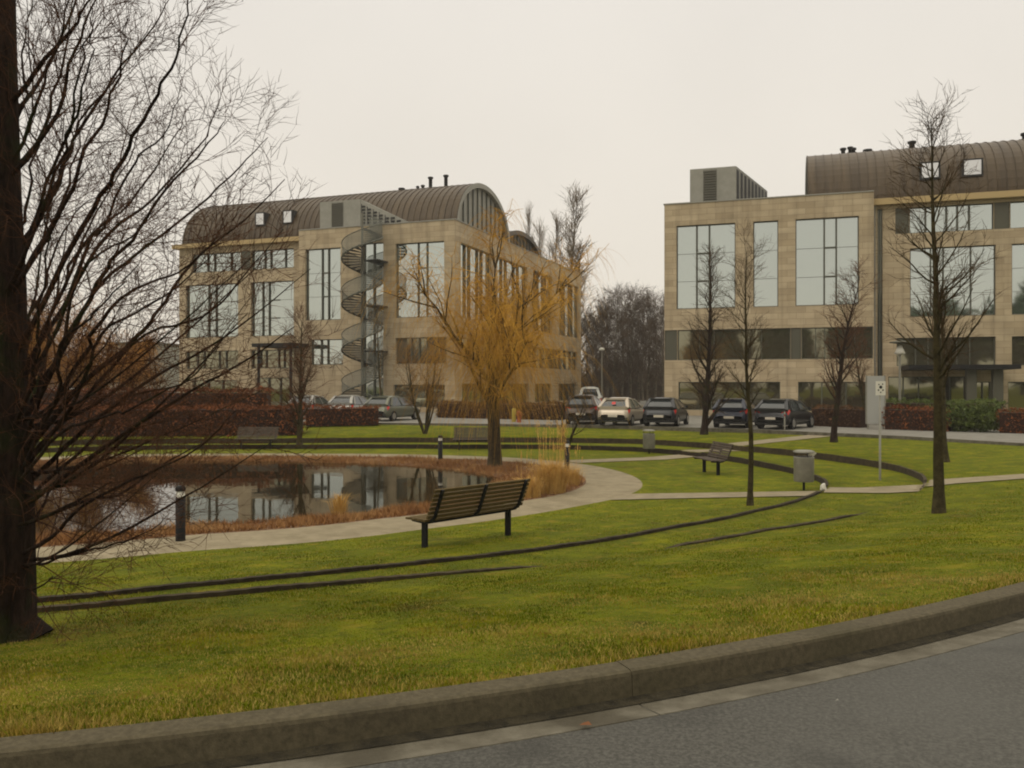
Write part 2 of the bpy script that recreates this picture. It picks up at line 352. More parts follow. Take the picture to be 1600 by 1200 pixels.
# lawn: one sheet between the ring path and the kerb / horizon. seam faces between rings are split to keep the steps crisp
g = loops_mesh('lawn', [(4, 0), (4, .33), (4, .66), (5, 0), (6, 0), (6, .5), (7, 0), (8, 0), (8, .33), (8, .66), (9, 0), (9, .1), (9, .3), (9, .6), (10, 0)], 'lawn')
loops_mesh('footpath', [(3, 0), (3, .5), (4, 0)], 'pathm')
loops_mesh('bank', [(1, 0), (2, 0), (3, 0)], 'mulch')
g['label'] = 'olive green lawn around the pond'
mb = MB(); r = pond[0]+.25
mb.face(*[(C[0]+r[i]*math.cos(TH[i]), C[1]+r[i]*math.sin(TH[i]), -.60) for i in range(0, NA, 4)])
tag(mb.build('pond_water', 'water'), kind='structure')
# cross paths laid over the lawn
def ribbon(name, pts, w, m, n=90, lift=.02, ws=5):
    v = []; f = []; L = [0]
    for a, b in zip(pts, pts[1:]): L.append(L[-1]+math.dist(a, b))
    for i in range(n+1):
        t = L[-1]*i/n; x = np.interp(t, L, [p[0] for p in pts]); y = np.interp(t, L, [p[1] for p in pts])
        x2 = np.interp(min(t+.2, L[-1]), L, [p[0] for p in pts])-np.interp(max(t-.2, 0), L, [p[0] for p in pts]); y2 = np.interp(min(t+.2, L[-1]), L, [p[1] for p in pts])-np.interp(max(t-.2, 0), L, [p[1] for p in pts])
        q = math.hypot(x2, y2); nx, ny = -y2/q, x2/q
        for k in range(ws):
            s = (k/(ws-1)-.5)*w; X = x+nx*s; Y = y+ny*s; v.append((X, Y, z1(X, Y)+lift))
    for i in range(n):
        for k in range(ws-1): a = i*ws+k; f.append((a, a+1, a+ws+1, a+ws))
    mb = MB(); mb.v = v; mb.f = f; return tag(mb.build(name, m), kind='structure')
a = gp(975, 777); ribbon('side_path', [(a.x-.3, a.y), (8.5, 20.3), (10.3, 21.0), (19, 21.6)], 1.25, 'pathm', 240)
b_ = P(905, 722, -.5); ribbon('diagonal_path', [(b_.x-.4, b_.y), (5.4, 32.6), (7.9, 35), (13.9, 39.2), (16, 41.5)], 1.2, 'pathm', 240)
# retaining edges (upright boards following the two rings)
def edge(name, R, zi, zo, proud, m, label, w=.06):
    v = []; f = []
    for i in range(NA):
        c, s = math.cos(TH[i]), math.sin(TH[i]); pr = proud(C[0]+R[i]*c, C[1]+R[i]*s, TH[i])
        jag = .003*math.sin(i*1.9)+.004*math.sin(i*.37+1)
        for rr, zz in ((R[i]-w, zi[i]-.1), (R[i]-w, zo[i]+pr+jag), (R[i]+.02, zo[i]+pr+jag), (R[i]+.02, zo[i]-.1)): v.append((C[0]+rr*c, C[1]+rr*s, zz))
    for i in range(NA):
        j = (i+1) % NA
        for k in range(3): f.append((i*4+k, i*4+k+1, j*4+k+1, j*4+k))
    mb = MB(); mb.v = v; mb.f = f; return tag(mb.build(name, m), label, 'low retaining edge', 'two ring edges stepping the lawn')
def onpath(x, y): return (x > 2 and abs(y-20.7) < .75) or (x > 5 and abs((y-32.6)-(x-5.4)*.78) < .8)
def pr1(x, y, th):
    if onpath(x, y): return -.01
    if th > 0: return .02
    return .045
def pr2(x, y, th):
    if onpath(x, y): return -.01
    px = 800+F*x/max(y, 1)
    if th < 0 and y < 21 and px > 700:
        return -.06+.085*max(0, min(1, (900-px)/90)) if px < 960 else (-.06+.09*max(0, min(1, (px-1015)/60)) if px > 1010 and px < 1280 else (-.06+.09*max(0, min(1, (1385-px)/60)) if px >= 1280 else -.06))
    if th > 0: return .02
    k = min(1, abs(px-970)/500) if px < 1300 else .5
    return .02+.03*k
edge('retaining_edge', ring1[0], r1in, ring1[1], pr1, 'edging', 'inner dark curved board edge cut into the lawn, nearer the pond')
edge('retaining_edge', ring2[0], r2in, ring2[1], pr2, 'edging_brown', 'outer dark curved board edge stepping the lawn, broken by a stretch of plain grass')

# kerb, gutter and road
def curve_strip(name, offs, m, xs, kind='structure', joint=None):
    """offs: list of (distance outward from the kerb's back edge, height above/below zk)"""
    v = []; f = []; n = len(offs)
    for x in xs:
        y = float(yk(x)); s = .42+.068*x if x > -6.17 else 0; q = math.hypot(1, s); nx, ny = s/q, -1/q; z = float(zk(x))
        for d, h in offs: v.append((x+nx*d, y+ny*d, z+h))
    for i in range(len(xs)-1):
        for k in range(n-1): a = i*n+k; f.append((a, a+n, a+n+1, a+1))
    mb = MB(); mb.v = v; mb.f = f; return tag(mb.build(name, m), kind=kind)
def arc_x(step, x0=-14, x1=KX0):
    out = [x0]
    while out[-1] < x1:
        s = .42+.068*out[-1] if out[-1] > -6.17 else 0; out.append(out[-1]+step/math.hypot(1, s))
    return out
KW = .155; KH = .12
ks = sorted(arc_x(3.6, .55)+[-x_ for x_ in ()]); ks = [-14, -10.4, -6.6, -2.85]+ks
# kerb of separate concrete lengths with joints
mb = MB()
for a, b in zip(ks, ks[1:]):
    xs = np.linspace(a+.0015, b-.0015, 19); prof = [(-.004, -.2), (-.004, .010), (.012, .018), (KW-.025, .012), (KW-.006, .004), (KW, -.012), (KW+.012, -KH-.06)]
    base = len(mb.v); dz = rng.uniform(-.003, .003); n = len(prof)
    for x in xs:
        y = float(yk(x)); s = .42+.068*x if x > -6.17 else 0; q = math.hypot(1, s); nx, ny = s/q, -1/q; z = float(zk(x))
        for d, h in prof: mb.v.append((x+nx*d, y+ny*d, z+h+dz))
    for i in range(len(xs)-1):
        for k in range(n-1): u = base+i*n+k; mb.f.append((u, u+n, u+n+1, u+1))
    mb.f.append(tuple(base+k for k in range(n))); mb.f.append(tuple(base+(len(xs)-1)*n+k for k in reversed(range(n))))
tag(mb.build('kerb', 'kerbm'), kind='structure')
mb = MB()
for a, b in zip(ks, ks[1:]):
    xs = np.linspace(a+.003, b-.003, 19); prof = [(KW-.02, -KH-.004), (KW+.10, -KH-.022), (KW+.25, -KH-.008), (KW+.26, -KH-.05)]; base = len(mb.v); n = len(prof)
    for x in xs:
        y = float(yk(x)); s = .42+.068*x if x > -6.17 else 0; q = math.hypot(1, s); nx, ny = s/q, -1/q; z = float(zk(x))
        for d, h in prof: mb.v.append((x+nx*d, y+ny*d, z+h))
    for i in range(len(xs)-1):
        for k in range(n-1): u = base+i*n+k; mb.f.append((u, u+n, u+n+1, u+1))
tag(mb.build('gutter', 'gutter'), kind='structure')
curve_strip('kerb_bed', [(-.003, -.2), (.0, -.006), (KW-.012, -.010), (KW, -KH-.06)], 'soil', list(np.linspace(-14, KX0, 200)))
allx = list(np.linspace(-400, -15, 30))+list(np.linspace(-14, KX0, 160))
curve_strip('road', [(KW-.01, -KH-.03), (KW+.255, -KH-.012), (2, -KH), (4.5, -KH+.03), (7.5, -KH-.02)], 'asphalt', allx)
o = curve_strip('ground', [(7.4, -KH-.04), (7.6, -KH+.05), (30, 0), (400, 0)], 'lawn', allx)
# fill the wedge between the road's far end and the far ground
x = KX0; y = float(yk(x)); s = .42+.068*x; q = math.hypot(1, s); a0 = math.atan2(-1/q, s/q); a1 = math.atan2(y-C[1], x-C[0]); mb = MB()
for i in range(8):
    u0, u1 = a0+(a1-a0)*i/8, a0+(a1-a0)*(i+1)/8
    mb.face((x, y, zk(x)-.1), (x+400*math.cos(u0), y+400*math.sin(u0), -.05), (x+400*math.cos(u1), y+400*math.sin(u1), -.05))
tag(mb.build('access_road', 'asphalt'), kind='structure')
curve_strip('gutter_shade_dirt', [(KW-.005, -KH+.004), (KW+.03, -KH-.006), (KW+.075, -KH-.013)], 'shade_dirt', arc_x(.07, -9, 9))  # kerb-foot shadow painted as a dark strip, together with gutter soiling
# car park
edgep = [(-60, 53), (-30, 52), (-12, 50)]+[tuple(P(*q, .06))[:2] for q in ((590, 661.5, ), (800, 663.5), (950, 665.5), (1080, 669), (1180, 672), (1280, 676.5), (1400, 682), (1500, 688), (1600, 694))]+[(24, 29)]
mb = MB()
for (x0, y0), (x1, y1) in zip(edgep, edgep[1:]): mb.face((x0, y0, .06), (x1, y1, .06), (x1*1.6, max(y1, 30)+75, .06), (x0*1.6, y0+75, .06))
tag(mb.build('parking_lot', 'parking'), kind='structure')
mb = MB()
for (x0, y0), (x1, y1) in zip(edgep, edgep[1:]):
    mb.bar((x0, y0-.07, -.02), (x1, y1-.07, -.02), .16, .24)
tag(mb.build('parking_kerb', 'gutter'), kind='structure')

# ------------------------------------------------------------------ plants
def px2(px, d): return ((px-800)/F*d, d)
def wander(r, p, d, L, segs, jit, trop):
    pts = [p.copy()]; d = d.normalized(); st = L/segs
    for i in range(segs):
        d = Vector((d.x+r.gauss(0, jit), d.y+r.gauss(0, jit), d.z+r.gauss(0, jit)+trop)); d.normalize(); p = p+d*st; pts.append(p)
    return pts, d
def rot_off(r, d, ang, az=None):
    d = d.normalized(); a = d.cross(Vector((0, 0, 1)))
    if a.length < .05: a = Vector((1, 0, 0))
    a.normalize(); b = d.cross(a); az = r.uniform(0, 2*math.pi) if az is None else az
    return (d*math.cos(ang)+(a*math.cos(az)+b*math.sin(az))*math.sin(ang)).normalized()
def sub(r, T, Cm, pts, L, rad0, lev, sp):
    """children of a branch"""
    if lev >= len(sp['n']): return
    n = sp['n'][lev]; n = int(n+r.random())
    for i in range(n):
        t = sp['t0'][lev]+(1-sp['t0'][lev])*(i+r.random())/n; k = min(int(t*(len(pts)-1)), len(pts)-2); w = t*(len(pts)-1)-k
        p = pts[k].lerp(pts[k+1], w); d = pts[k+1]-pts[k]
        dd = rot_off(r, d, math.radians(sp['ang'][lev]*r.uniform(.7, 1.3)))
        l = sp['len'][lev]*r.uniform(.6, 1.2)*(1-sp['fall'][lev]*t); rr = max(sp['rmin'], rad0*(1-.8*t)*sp['rr'][lev])
        q, _ = wander(r, p, dd, l, sp['segs'][lev], sp['jit'][lev], sp['trop'][lev])
        m = len(q)-1; (T if lev < sp.get('tl', 1) else Cm).tube(q, [rr*(1-.75*j/m) for j in range(m+1)], 5 if lev < 1 else 3, False)
        sub(r, T, Cm, q, l, rr, lev+1, sp)
def tree(name, loc, h, r0, sp, seed, label, cat='tree', bark='bark_mid', twig='twig_mid', lean=(0, 0), group=None, rz=0, trunkjit=.03, tops=1):
    r = random.Random(seed); T = MB(); Cm = MB()
    for q in range(tops):
        d = Vector((lean[0], lean[1], 1)) if tops == 1 else Vector((r.uniform(-.45, .45), r.uniform(-.4, .4), 1))
        pts, _ = wander(r, Vector((0, 0, -.1)), d, h*(1 if tops == 1 else r.uniform(.75, 1)), 14, trunkjit, .05)
        f = sp.get('tip', .08); m = len(pts)-1
        T.tube(pts, [r0*(1-(1-f)*j/m)*(1.35 if j == 0 else 1) for j in range(m+1)], 9)
        sub(r, T, Cm, pts, h, r0, 0, sp)
    e = thing(name, loc, label, cat, rz, group); T.build('trunk', bark, e, True); Cm.build('crown', twig, e)
    return e
YOUNG = dict(n=[44, 7, 4], t0=[.33, .15, .2], ang=[48, 32, 36], len=[1.75, .62, .34], fall=[.72, .4, .3], rr=[.38, .6, .7], rmin=.0045, segs=[6, 4, 3], jit=[.10, .13, .14], trop=[.07, .04, .02])

# foreground tree: trunk at the left edge with long upswept limbs
def big_tree():
    r = random.Random(11); base = Vector((-3.78, 6.5, 0)); base.z = z1(base.x, base.y); T = MB(); Cm = MB()
    dd = 6.5
    def q(px, py, off=0): return D(px, py, dd+off)-base
    tp = [Vector((0, 0, -.15))]+[q(x, y) for x, y in ((-16, 985), (-17, 900), (-18, 800), (-20, 700), (-21, 575), (-18, 450), (-18, 300), (-16, 150), (-14, 0), (-10, -200), (-2, -420), (6, -700))]
    T.tube(tp, [.345, .325, .315, .31, .30, .275, .255, .22, .19, .165, .13, .08, .03], 18)
    for k in range(7):                    # root flare
        a = k*.9+.3
        if math.cos(a) > .1: continue
        T.tube([Vector((math.cos(a)*.1, math.sin(a)*.1, .5)), Vector((math.cos(a)*.24, math.sin(a)*.24, .12)), Vector((math.cos(a)*.27, math.sin(a)*.27, -.14))], [.14, .11, .07], 7)
    r0s = .43
    limbs = [([(0, 180), (75, 90), (130, 20), (170, -50)], -.3, .05), ([(0, 300), (70, 200), (100, 90), (115, -30)], .2, .045), ([(5, 290), (75, 205), (110, 100), (140, 20), (175, -60)], -.5, .045),
        ([(-5, 440), (80, 300), (105, 240), (160, 145), (225, 60), (270, -10)], .5, .05), ([(0, 500), (95, 330), (150, 200), (190, 100), (200, 30)], -.6, .045),
        ([(0, 600), (125, 360), (180, 270), (222, 190), (262, 110), (290, 40), (300, -30)], -.9, .05), ([(10, 640), (120, 440), (175, 360), (240, 310), (320, 215), (345, 150)], .9, .045),
        ([(0, 720), (100, 540), (165, 420), (200, 380), (255, 300), (315, 235), (350, 190)], -.3, .05), ([(0, 690), (75, 590), (150, 455), (210, 400), (300, 330), (375, 260), (418, 215)], 1.0, .05),
        ([(10, 740), (105, 600), (160, 500), (205, 455), (280, 425), (340, 370)], -1.0, .045), ([(0, 760), (120, 610), (200, 540), (245, 490), (300, 410), (380, 345), (445, 280)], .3, .055),
        ([(0, 800), (100, 700), (170, 640), (240, 590), (330, 540), (400, 490), (485, 420)], .8, .05), ([(0, 820), (120, 730), (220, 660), (300, 610), (390, 560), (460, 510)], -.5, .05),
        ([(10, 830), (110, 790), (190, 770), (240, 735), (300, 700), (350, 680)], 1.0, .04), ([(10, 890), (65, 880), (110, 868), (180, 850), (240, 825), (262, 805)], -.3, .03),
        ([(10, 880), (80, 840), (130, 790), (230, 740), (310, 700), (370, 640)], -.9, .04), ([(20, 925), (65, 915), (86, 900), (100, 920), (112, 935)], -.2, .018),
        ([(0, 850), (60, 800), (90, 730), (100, 640), (110, 560)], .9, .035), ([(0, 700), (50, 600), (62, 500), (70, 400), (60, 300)], -1.1, .04),
        ([(0, 400), (40, 330), (55, 230), (50, 120), (70, 20)], 1.0, .035), ([(0, 240), (40, 150), (38, 60), (60, -40)], .5, .035),
        ([(10, 780), (80, 690), (130, 660), (200, 640), (280, 600), (350, 575)], -1.3, .035), ([(0, 560), (60, 470), (90, 380), (130, 320), (170, 300)], 1.4, .035)]
    sp = dict(n=[0, 9, 6.3, 3.3], t0=[0, .14, .12, .2], ang=[0, 38, 40, 38], len=[0, .82, .42, .2], fall=[0, .5, .4, .3], rr=[0, .5, .55, .7], rmin=.0022, segs=[0, 6, 4, 3], jit=[0, .09, .12, .15], trop=[0, .045, .02, .0], tl=1)
    def limb(pts, r0):
        fine = []                          # Catmull-Rom through the control points
        P4 = [pts[0]*2-pts[1]]+pts+[pts[-1]*2-pts[-2]]
        for i in range(1, len(P4)-2):
            for s in range(4):
                t = s/4; a, b, c, d = P4[i-1], P4[i], P4[i+1], P4[i+2]
                fine.append(.5*((2*b)+(c-a)*t+(2*a-5*b+4*c-d)*t*t+(3*b-a-3*c+d)*t**3)+Vector((r.gauss(0, .012),)*3))
        fine.append(pts[-1]); m = len(fine)-1
        T.tube(fine, [r0*(1-.86*j/m) for j in range(m+1)], 7, False); sub(r, T, Cm, fine, 3, max(r0*.8, .012), 1, sp)
    for pp, off, r0 in limbs:
        n = len(pp)-1; limb([q(x, y, off*(i/n)**.8) for i, (x, y) in enumerate(pp)], r0*r0s)
    for k in range(12):                    # thinner limbs between the main ones
        pp, off, r0 = limbs[r.randrange(0, 13)]; n = len(pp)-1; dy = r.uniform(-60, 60); s = r.uniform(.6, .98); do = r.uniform(-.9, .9)
        limb([q(x*(s if i else 1)+r.uniform(-14, 14), y+dy*(1 if i else .4)+r.uniform(-14, 14), (off+do)*(i/n)**.8) for i, (x, y) in enumerate(pp)], r0*.36)
    for k in range(9):                    # low dense limbs
        y0 = r.uniform(640, 900); L_ = r.uniform(150, 430); up = r.uniform(.25, .75); do = r.uniform(-1.4, 1.4)
        limb([q(10, y0), q(10+L_*.3, y0-L_*.3*up*.5, do*.3), q(10+L_*.65, y0-L_*.65*up, do*.65), q(10+L_, y0-L_*up*1.25, do)], r.uniform(.012, .022))
    for k in range(18):                    # limbs on the far, left and near-left sides
        a = r.uniform(math.pi*.42, math.pi*1.3); z = r.uniform(.5, 5.4); ax = Vector((math.cos(a), math.sin(a), 0)); o = Vector((-.1, .05, z)); L = r.uniform(1.4, 2.3)
        limb([o, o+ax*L*.3+Vector((0, 0, .3*L)), o+ax*L*.6+Vector((0, 0, .75*L)), o+ax*L*.8+Vector((0, 0, 1.25*L))], r.uniform(.018, .03))
    e = thing('bare_tree', base, 'big dark bare tree with upswept branches at the left edge, nearest the kerb', 'tree'); T.build('trunk', 'bark_dark', e, True); Cm.build('crown', 'twig_dark', e)
big_tree()

# weeping willow on the pond bank
def willow(name, loc, h, rr0, seed, label, spread=1.0, dens=1.0, bark='bark_gold', twig='twig_gold', group=None, sr=.0044, nst=3):
    r = random.Random(seed); T = MB(); Cm = MB()
    th = h*.33
    tp, d = wander(r, Vector((0, 0, -.1)), Vector((.03, 0, 1)), th+.1, 6, .02, .05)
    T.tube(tp, [rr0*1.25, rr0*1.02, rr0*.95, rr0*.92, rr0*.9, rr0*.92, rr0*.75], 12)
    nl = 9
    for i in range(nl):
        a = i*2*math.pi/nl+r.uniform(-.25, .25); tilt = r.uniform(.42, .85) if i % 3 else .15
        p = tp[-1].lerp(tp[-2], r.random()*.9) if i % 2 else tp[-2].lerp(tp[-3], r.random()); l = h*r.uniform(.36, .54)*(1.2 if tilt < .2 else 1)
        q, _ = wander(r, p, Vector((math.cos(a)*tilt*spread, math.sin(a)*tilt*spread, 1)), l, 8, .09, .04)
        T.tube(q, [rr0*.34*(1-.8*j/8) for j in range(9)], 6, False)
        for j in range(int(9*dens)):
            t = r.uniform(.12, 1); k = min(int(t*8), 7); p2 = q[k]; dd = rot_off(r, q[k+1]-q[k], r.uniform(.35, .85)); l2 = h*r.uniform(.14, .26)
            q2, _ = wander(r, p2, dd, l2, 6, .12, .03); T.tube(q2, [rr0*.14*(1-.8*u/6) for u in range(7)], 4, False)
            for u in range(int(11*dens)):
                p3 = q2[r.randint(1, 6)]; hd = r.uniform(0, 2*math.pi); up = r.uniform(.0, 1.3)
                q3, _ = wander(r, p3, Vector((math.cos(hd), math.sin(hd), up)), h*r.uniform(.05, .09), 3, .15, 0); Cm.tube(q3, [.012, .010, .009, .007], 3, False)
                for w in range(nst):
                    p4 = q3[r.randint(1, 3)]; dd4 = Vector((math.cos(hd)+r.gauss(0, .6), math.sin(hd)+r.gauss(0, .6), r.uniform(-.9, .3)))
                    l4 = h*r.uniform(.08, .26)*(.5+r.random()*(1.3 if tilt > .3 else .5))
                    q4, _ = wander(r, p4, dd4, l4, 6, .05, -.30); Cm.tube(q4, [sr*(1-.6*x/6) for x in range(7)], 3, False)
    e = thing(name, loc, label, 'tree', 0, group); T.build('trunk', bark, e, True); Cm.build('crown', twig, e)
    return e
wl = willow('willow_tree', gp(773, 729), 9.0, .235, 5, 'golden weeping willow standing in the brown bank behind the near bench', 1.4, 1.2, sr=.0036, nst=4)

BUSHY = dict(n=[34, 8, 5], t0=[.08, .15, .15], ang=[42, 35, 38], len=[2.0, .8, .42], fall=[.6, .4, .3], rr=[.4, .6, .7], rmin=.006, segs=[6, 4, 3], jit=[.10, .13, .14], trop=[.08, .03, .0])
p = gp(1467, 802); tree('young_tree', p, 6.9, .095, dict(YOUNG, n=[42, 7, 3.6], len=[1.75, .6, .32]), 21, 'tall slim bare tree in the lawn at right, nearest of the right-hand trees', group='slim bare trees on the lawn')
p = gp(1172, 790); tree('young_tree', p, 5.5, .065, dict(YOUNG, n=[34, 6, 3.5], len=[1.5, .5, .28], t0=[.38, .2, .2], rmin=.004), 22, 'slim bare tree beside the side path, in front of the black cars', group='slim bare trees on the lawn')
p = gp(1100, 679); tree('bushy_tree', p, 8.6, .17, dict(BUSHY, n=[46, 7, 3.6], len=[2.7, .95, .5], fall=[.86, .4, .3], t0=[.04, .15, .2], rmin=.009, tip=.05), 23, 'bare tree with thick short trunk and bushy low branches between the dark parked cars', 'tree', 'bark_dark')
x_, y_ = px2(1352, 47); tree('bushy_tree', Vector((x_, y_, .05)), 5.6, .09, dict(BUSHY, n=[34, 7, 4], len=[1.9, .8, .4], t0=[.12, .15, .2], rmin=.008), 35, 'twiggy brown tree just left of the grey notice board', 'tree', 'bark_mid', 'twig_red')
p = gp(1303, 691); tree('bushy_tree', p, 7.0, .14, dict(BUSHY, n=[36, 7, 4], len=[2.0, .8, .4], t0=[.22, .15, .2], rmin=.008, tip=.05), 24, 'brown bare tree in front of the grey notice board, right of the black car', 'tree', 'bark_dark', 'twig_red')
p = gp(1477, 722); tree('bushy_tree', p, 5.6, .12, dict(BUSHY, n=[22, 6, 3], len=[1.3, .6, .3], t0=[.4, .2, .2], rmin=.007), 25, 'bare tree whose trunk stands just behind the tall slim tree at right', 'tree', 'bark_mid')
p = gp(468, 697); tree('bushy_tree', p, 5.6, .13, dict(BUSHY, n=[36, 8, 4.5], len=[1.9, .75, .4], t0=[.12, .15, .2], rmin=.007), 26, 'brown twiggy tree in front of the red hedge beyond the pond', 'tree', 'bark_mid', 'twig_red')
p = gp(664, 678); tree('bare_shrub', p, 4.6, .055, dict(BUSHY, n=[12, 6, 4], len=[1.3, .6, .35], t0=[.25, .15, .2], rmin=.006), 27, 'multi-stemmed bare shrub fanning out beside the grey-green car', 'shrub', 'bark_mid', 'limb_gold', tops=8)
p = gp(886, 700); tree('small_tree', p, 3.4, .075, dict(BUSHY, n=[8, 6, 5], len=[1.3, .6, .35], t0=[.15, .15, .2], ang=[35, 35, 38], rmin=.006), 28, 'small crooked forked tree behind the bollard, right of the willow', 'tree', 'bark_mid', 'twig_mid', trunkjit=.13, tops=2)
p = gd(597, 62); p.z = 0; tree('slender_tree', p, 9.5, .09, dict(YOUNG, n=[30, 5, 3], len=[1.6, .6, .4], rmin=.008, tip=.05), 29, 'thin bare tree against the stone pier beside the spiral stair', 'tree', 'bark_mid', 'twig_mid')
p = Vector((7.8, 56, .05)); 
# golden willows at left behind the big tree
for i, (px, d, h, lab) in enumerate(((40, 50, 8.6, 'orange willow half hidden behind the big dark trunk'), (125, 54, 7.6, 'orange willow seen through the dark branches above the white van'), (200, 60, 6.6, 'low orange-brown willow left of the left building'), (-40, 46, 8, 'orange willow at the very left edge behind the trunk'))):
    p = gd(px, d); willow('willow_tree', p, h, .2, 40+i, lab, 1.1, .9, twig='twig_rust', sr=.011, nst=3, group='orange willows beyond the hedge')
# birch wood between the buildings, individual trees
FAR = dict(n=[30, 9, 6], t0=[.10, .1, .1], ang=[34, 34, 40], len=[4.2, 1.9, 1.0], fall=[.65, .3, .3], rr=[.35, .6, .7], rmin=.016, segs=[5, 4, 3], jit=[.08, .12, .14], trop=[.05, .02, 0])
protos = [tree('birch_tree', (0, 0, 0), 14, .17, FAR, 60+i, 'x', 'tree', 'bark_birch', 'twig_grey', trunkjit=.02, group='bare trees between the buildings') for i in range(3)]
spots = [(925, 92, 10.5), (943, 100, 13), (958, 96, 13.5), (972, 104, 14.5), (985, 98, 13.6), (998, 106, 14.8), (1012, 97, 13), (1024, 102, 13.6), (1036, 95, 12.5), (915, 108, 11), (950, 112, 14), (1004, 114, 15), (1048, 104, 14)]+[(918+i_*11.5, 118+(i_*7) % 13, 12+(i_*5) % 4) for i_ in range(12)]
words = ['low bare birch beside the right face of the left building', 'bare birch left of the far street lamp', 'bare birch right of the far street lamp', 'tall bare birch above the silver hatchback', 'bare birch with pale trunk over the silver hatchback', 'tallest bare birch midway in the gap between the buildings', 'bare birch above the black hatchback', 'bare birch near the right building', 'bare birch touching the corner of the right building',
    'distant low birch at the left end of the wood', 'distant birch behind the street lamp', 'farthest birch in the middle of the wood', 'distant birch half hidden by the right building']+['bare birch in the back row of the wood, '+w_ for w_ in ('behind the left building', 'second from the left end', 'third from the left end', 'just right of the far lamp', 'above the roof of the beige-silver hatchback', 'fifth from the right building', 'over the far silver car', 'at the highest point of the wood', 'fourth from the right building', 'third from the right building', 'second from the right building', 'beside the right building')]
for i, (px, d, h) in enumerate(spots):
    pos = Vector(((px-800)/F*d, d, 0))
    if i < 3: o = protos[i]; o.location = pos; o['label'] = words[i]; o.scale = (h*.88/14,)*3
    else: o = dup(protos[i % 3], pos, rng.uniform(0, 6), words[i], h*.88/14)
# poplars behind the left building
POP = dict(n=[44, 7, 3], t0=[.12, .1, .1], ang=[17, 20, 26], len=[5.2, 2.0, 1.0], fall=[.7, .3, .3], rr=[.3, .6, .7], rmin=.02, segs=[5, 3, 3], jit=[.04, .06, .08], trop=[.12, .08, .05])
pp = tree('poplar_tree', (0, 0, 0), 24, .2, POP, 77, 'x', 'tree', 'bark_mid', 'twig_pale', trunkjit=.006, group='narrow poplars behind the left building')
for i, (px, d, h, w, lab) in enumerate(((885, 112, 26, 1.9, 'tallest narrow poplar behind the left building'), (862, 115, 23.5, 1.4, 'narrow poplar left of the tallest poplar'), (848, 112, 22, 1.0, 'slender poplar near the small vaulted roof'), (833, 118, 25, .8, 'very thin poplar nearest the big vaulted roof'), (903, 108, 18.5, 2.2, 'lower poplar at the right corner of the left building'))):
    pos = Vector(((px-800)/F*d, d, 0))
    if i == 0: o = pp; o.location = pos; o['label'] = lab; o.scale = (w, w, h/24)
    else: dup(pp, pos, i*1.3, lab, (w, w, h/24))

# undergrowth and far wood edge closing the view between and beyond the buildings (nobody could count it)
def thicket(name, x0, x1, y, h, n, m, label, seed):
    g = np.random.default_rng(seed); x = g.uniform(x0, x1, n); yy = y+g.uniform(-3, 3, n); hh = h*(.55+.45*np.abs(np.sin(x*.31)*np.cos(x*.13+1)))*g.uniform(.3, 1, n)
    z = g.uniform(0, 1, n)*hh*.6; a = np.stack([x, yy, z], 1); tip = a+np.stack([g.normal(0, .35, n), g.normal(0, .3, n), hh*.45], 1); w = g.uniform(.02, .06, n)[:, None]*np.array([1, .4, 0])
    return tag(cloud(name, np.stack([a-w, a+w, tip], 1), m), label, 'undergrowth', kind='stuff')
thicket('undergrowth', 5, 28, 122, 6.5, 42000, 'twig_grey', 'dark brown undergrowth below the birches', 1)
thicket('far_wood', -230, -50, 190, 15, 60000, 'twig_grey', 'distant brown wood on the left horizon', 2)
thicket('far_wood', 10, 260, 210, 10, 60000, 'twig_grey', 'distant brown wood behind the right building', 3)

# evergreens across the road behind the viewer (they show as reflections in the windows)
def blob_leaves(n, c, rx, ry, rz, s, seed, shell=.55):
    g = np.random.default_rng(seed); d = g.normal(size=(n, 3)); d /= np.linalg.norm(d, axis=1)[:, None]; rr = g.uniform(shell, 1, n)**.6
    k = 1+.16*np.sin(d[:, 0]*7+seed)+.13*np.sin(d[:, 2]*9+seed*2)+.1*np.sin(d[:, 1]*11)
    p = d*(rr*k)[:, None]*[rx, ry, rz]+c
    a = g.normal(size=(n, 3))*s; b = g.normal(size=(n, 3))*s; return np.stack([p-a*.5, p+a*.5, p+b], 1)
EVL = ['leftmost of the row', 'second from the left', 'third from the left', 'opposite the foreground tree', 'straight behind the viewer', 'opposite the right building corner', 'opposite the plant room', 'opposite the entrance canopy', 'rightmost of the row', 'far left, lowest of the row']
for i, (x, y, h) in enumerate(((-34, -22, 15), (-24, -30, 18), (-12, -34, 17), (0, -38, 20), (13, -36, 19), (26, -32, 21), (40, -26, 18), (56, -30, 22), (74, -24, 21), (-50, -16, 16))):
    h *= .78
    e = thing('evergreen_tree', (x, y, .3), 'dark evergreen across the road mirrored in the windows, '+EVL[i], 'tree', 0, 'evergreens mirrored in the windows')
    MB().tube([Vector((0, 0, 0)), Vector((0, 0, h*.6))], [.4, .2], 8).build('trunk', 'bark_mid', e)
    cloud('crown', blob_leaves(5200, (0, 0, h*.56), h*.36, h*.36, h*.46, .55, i+3), 'leaf_dark', e)

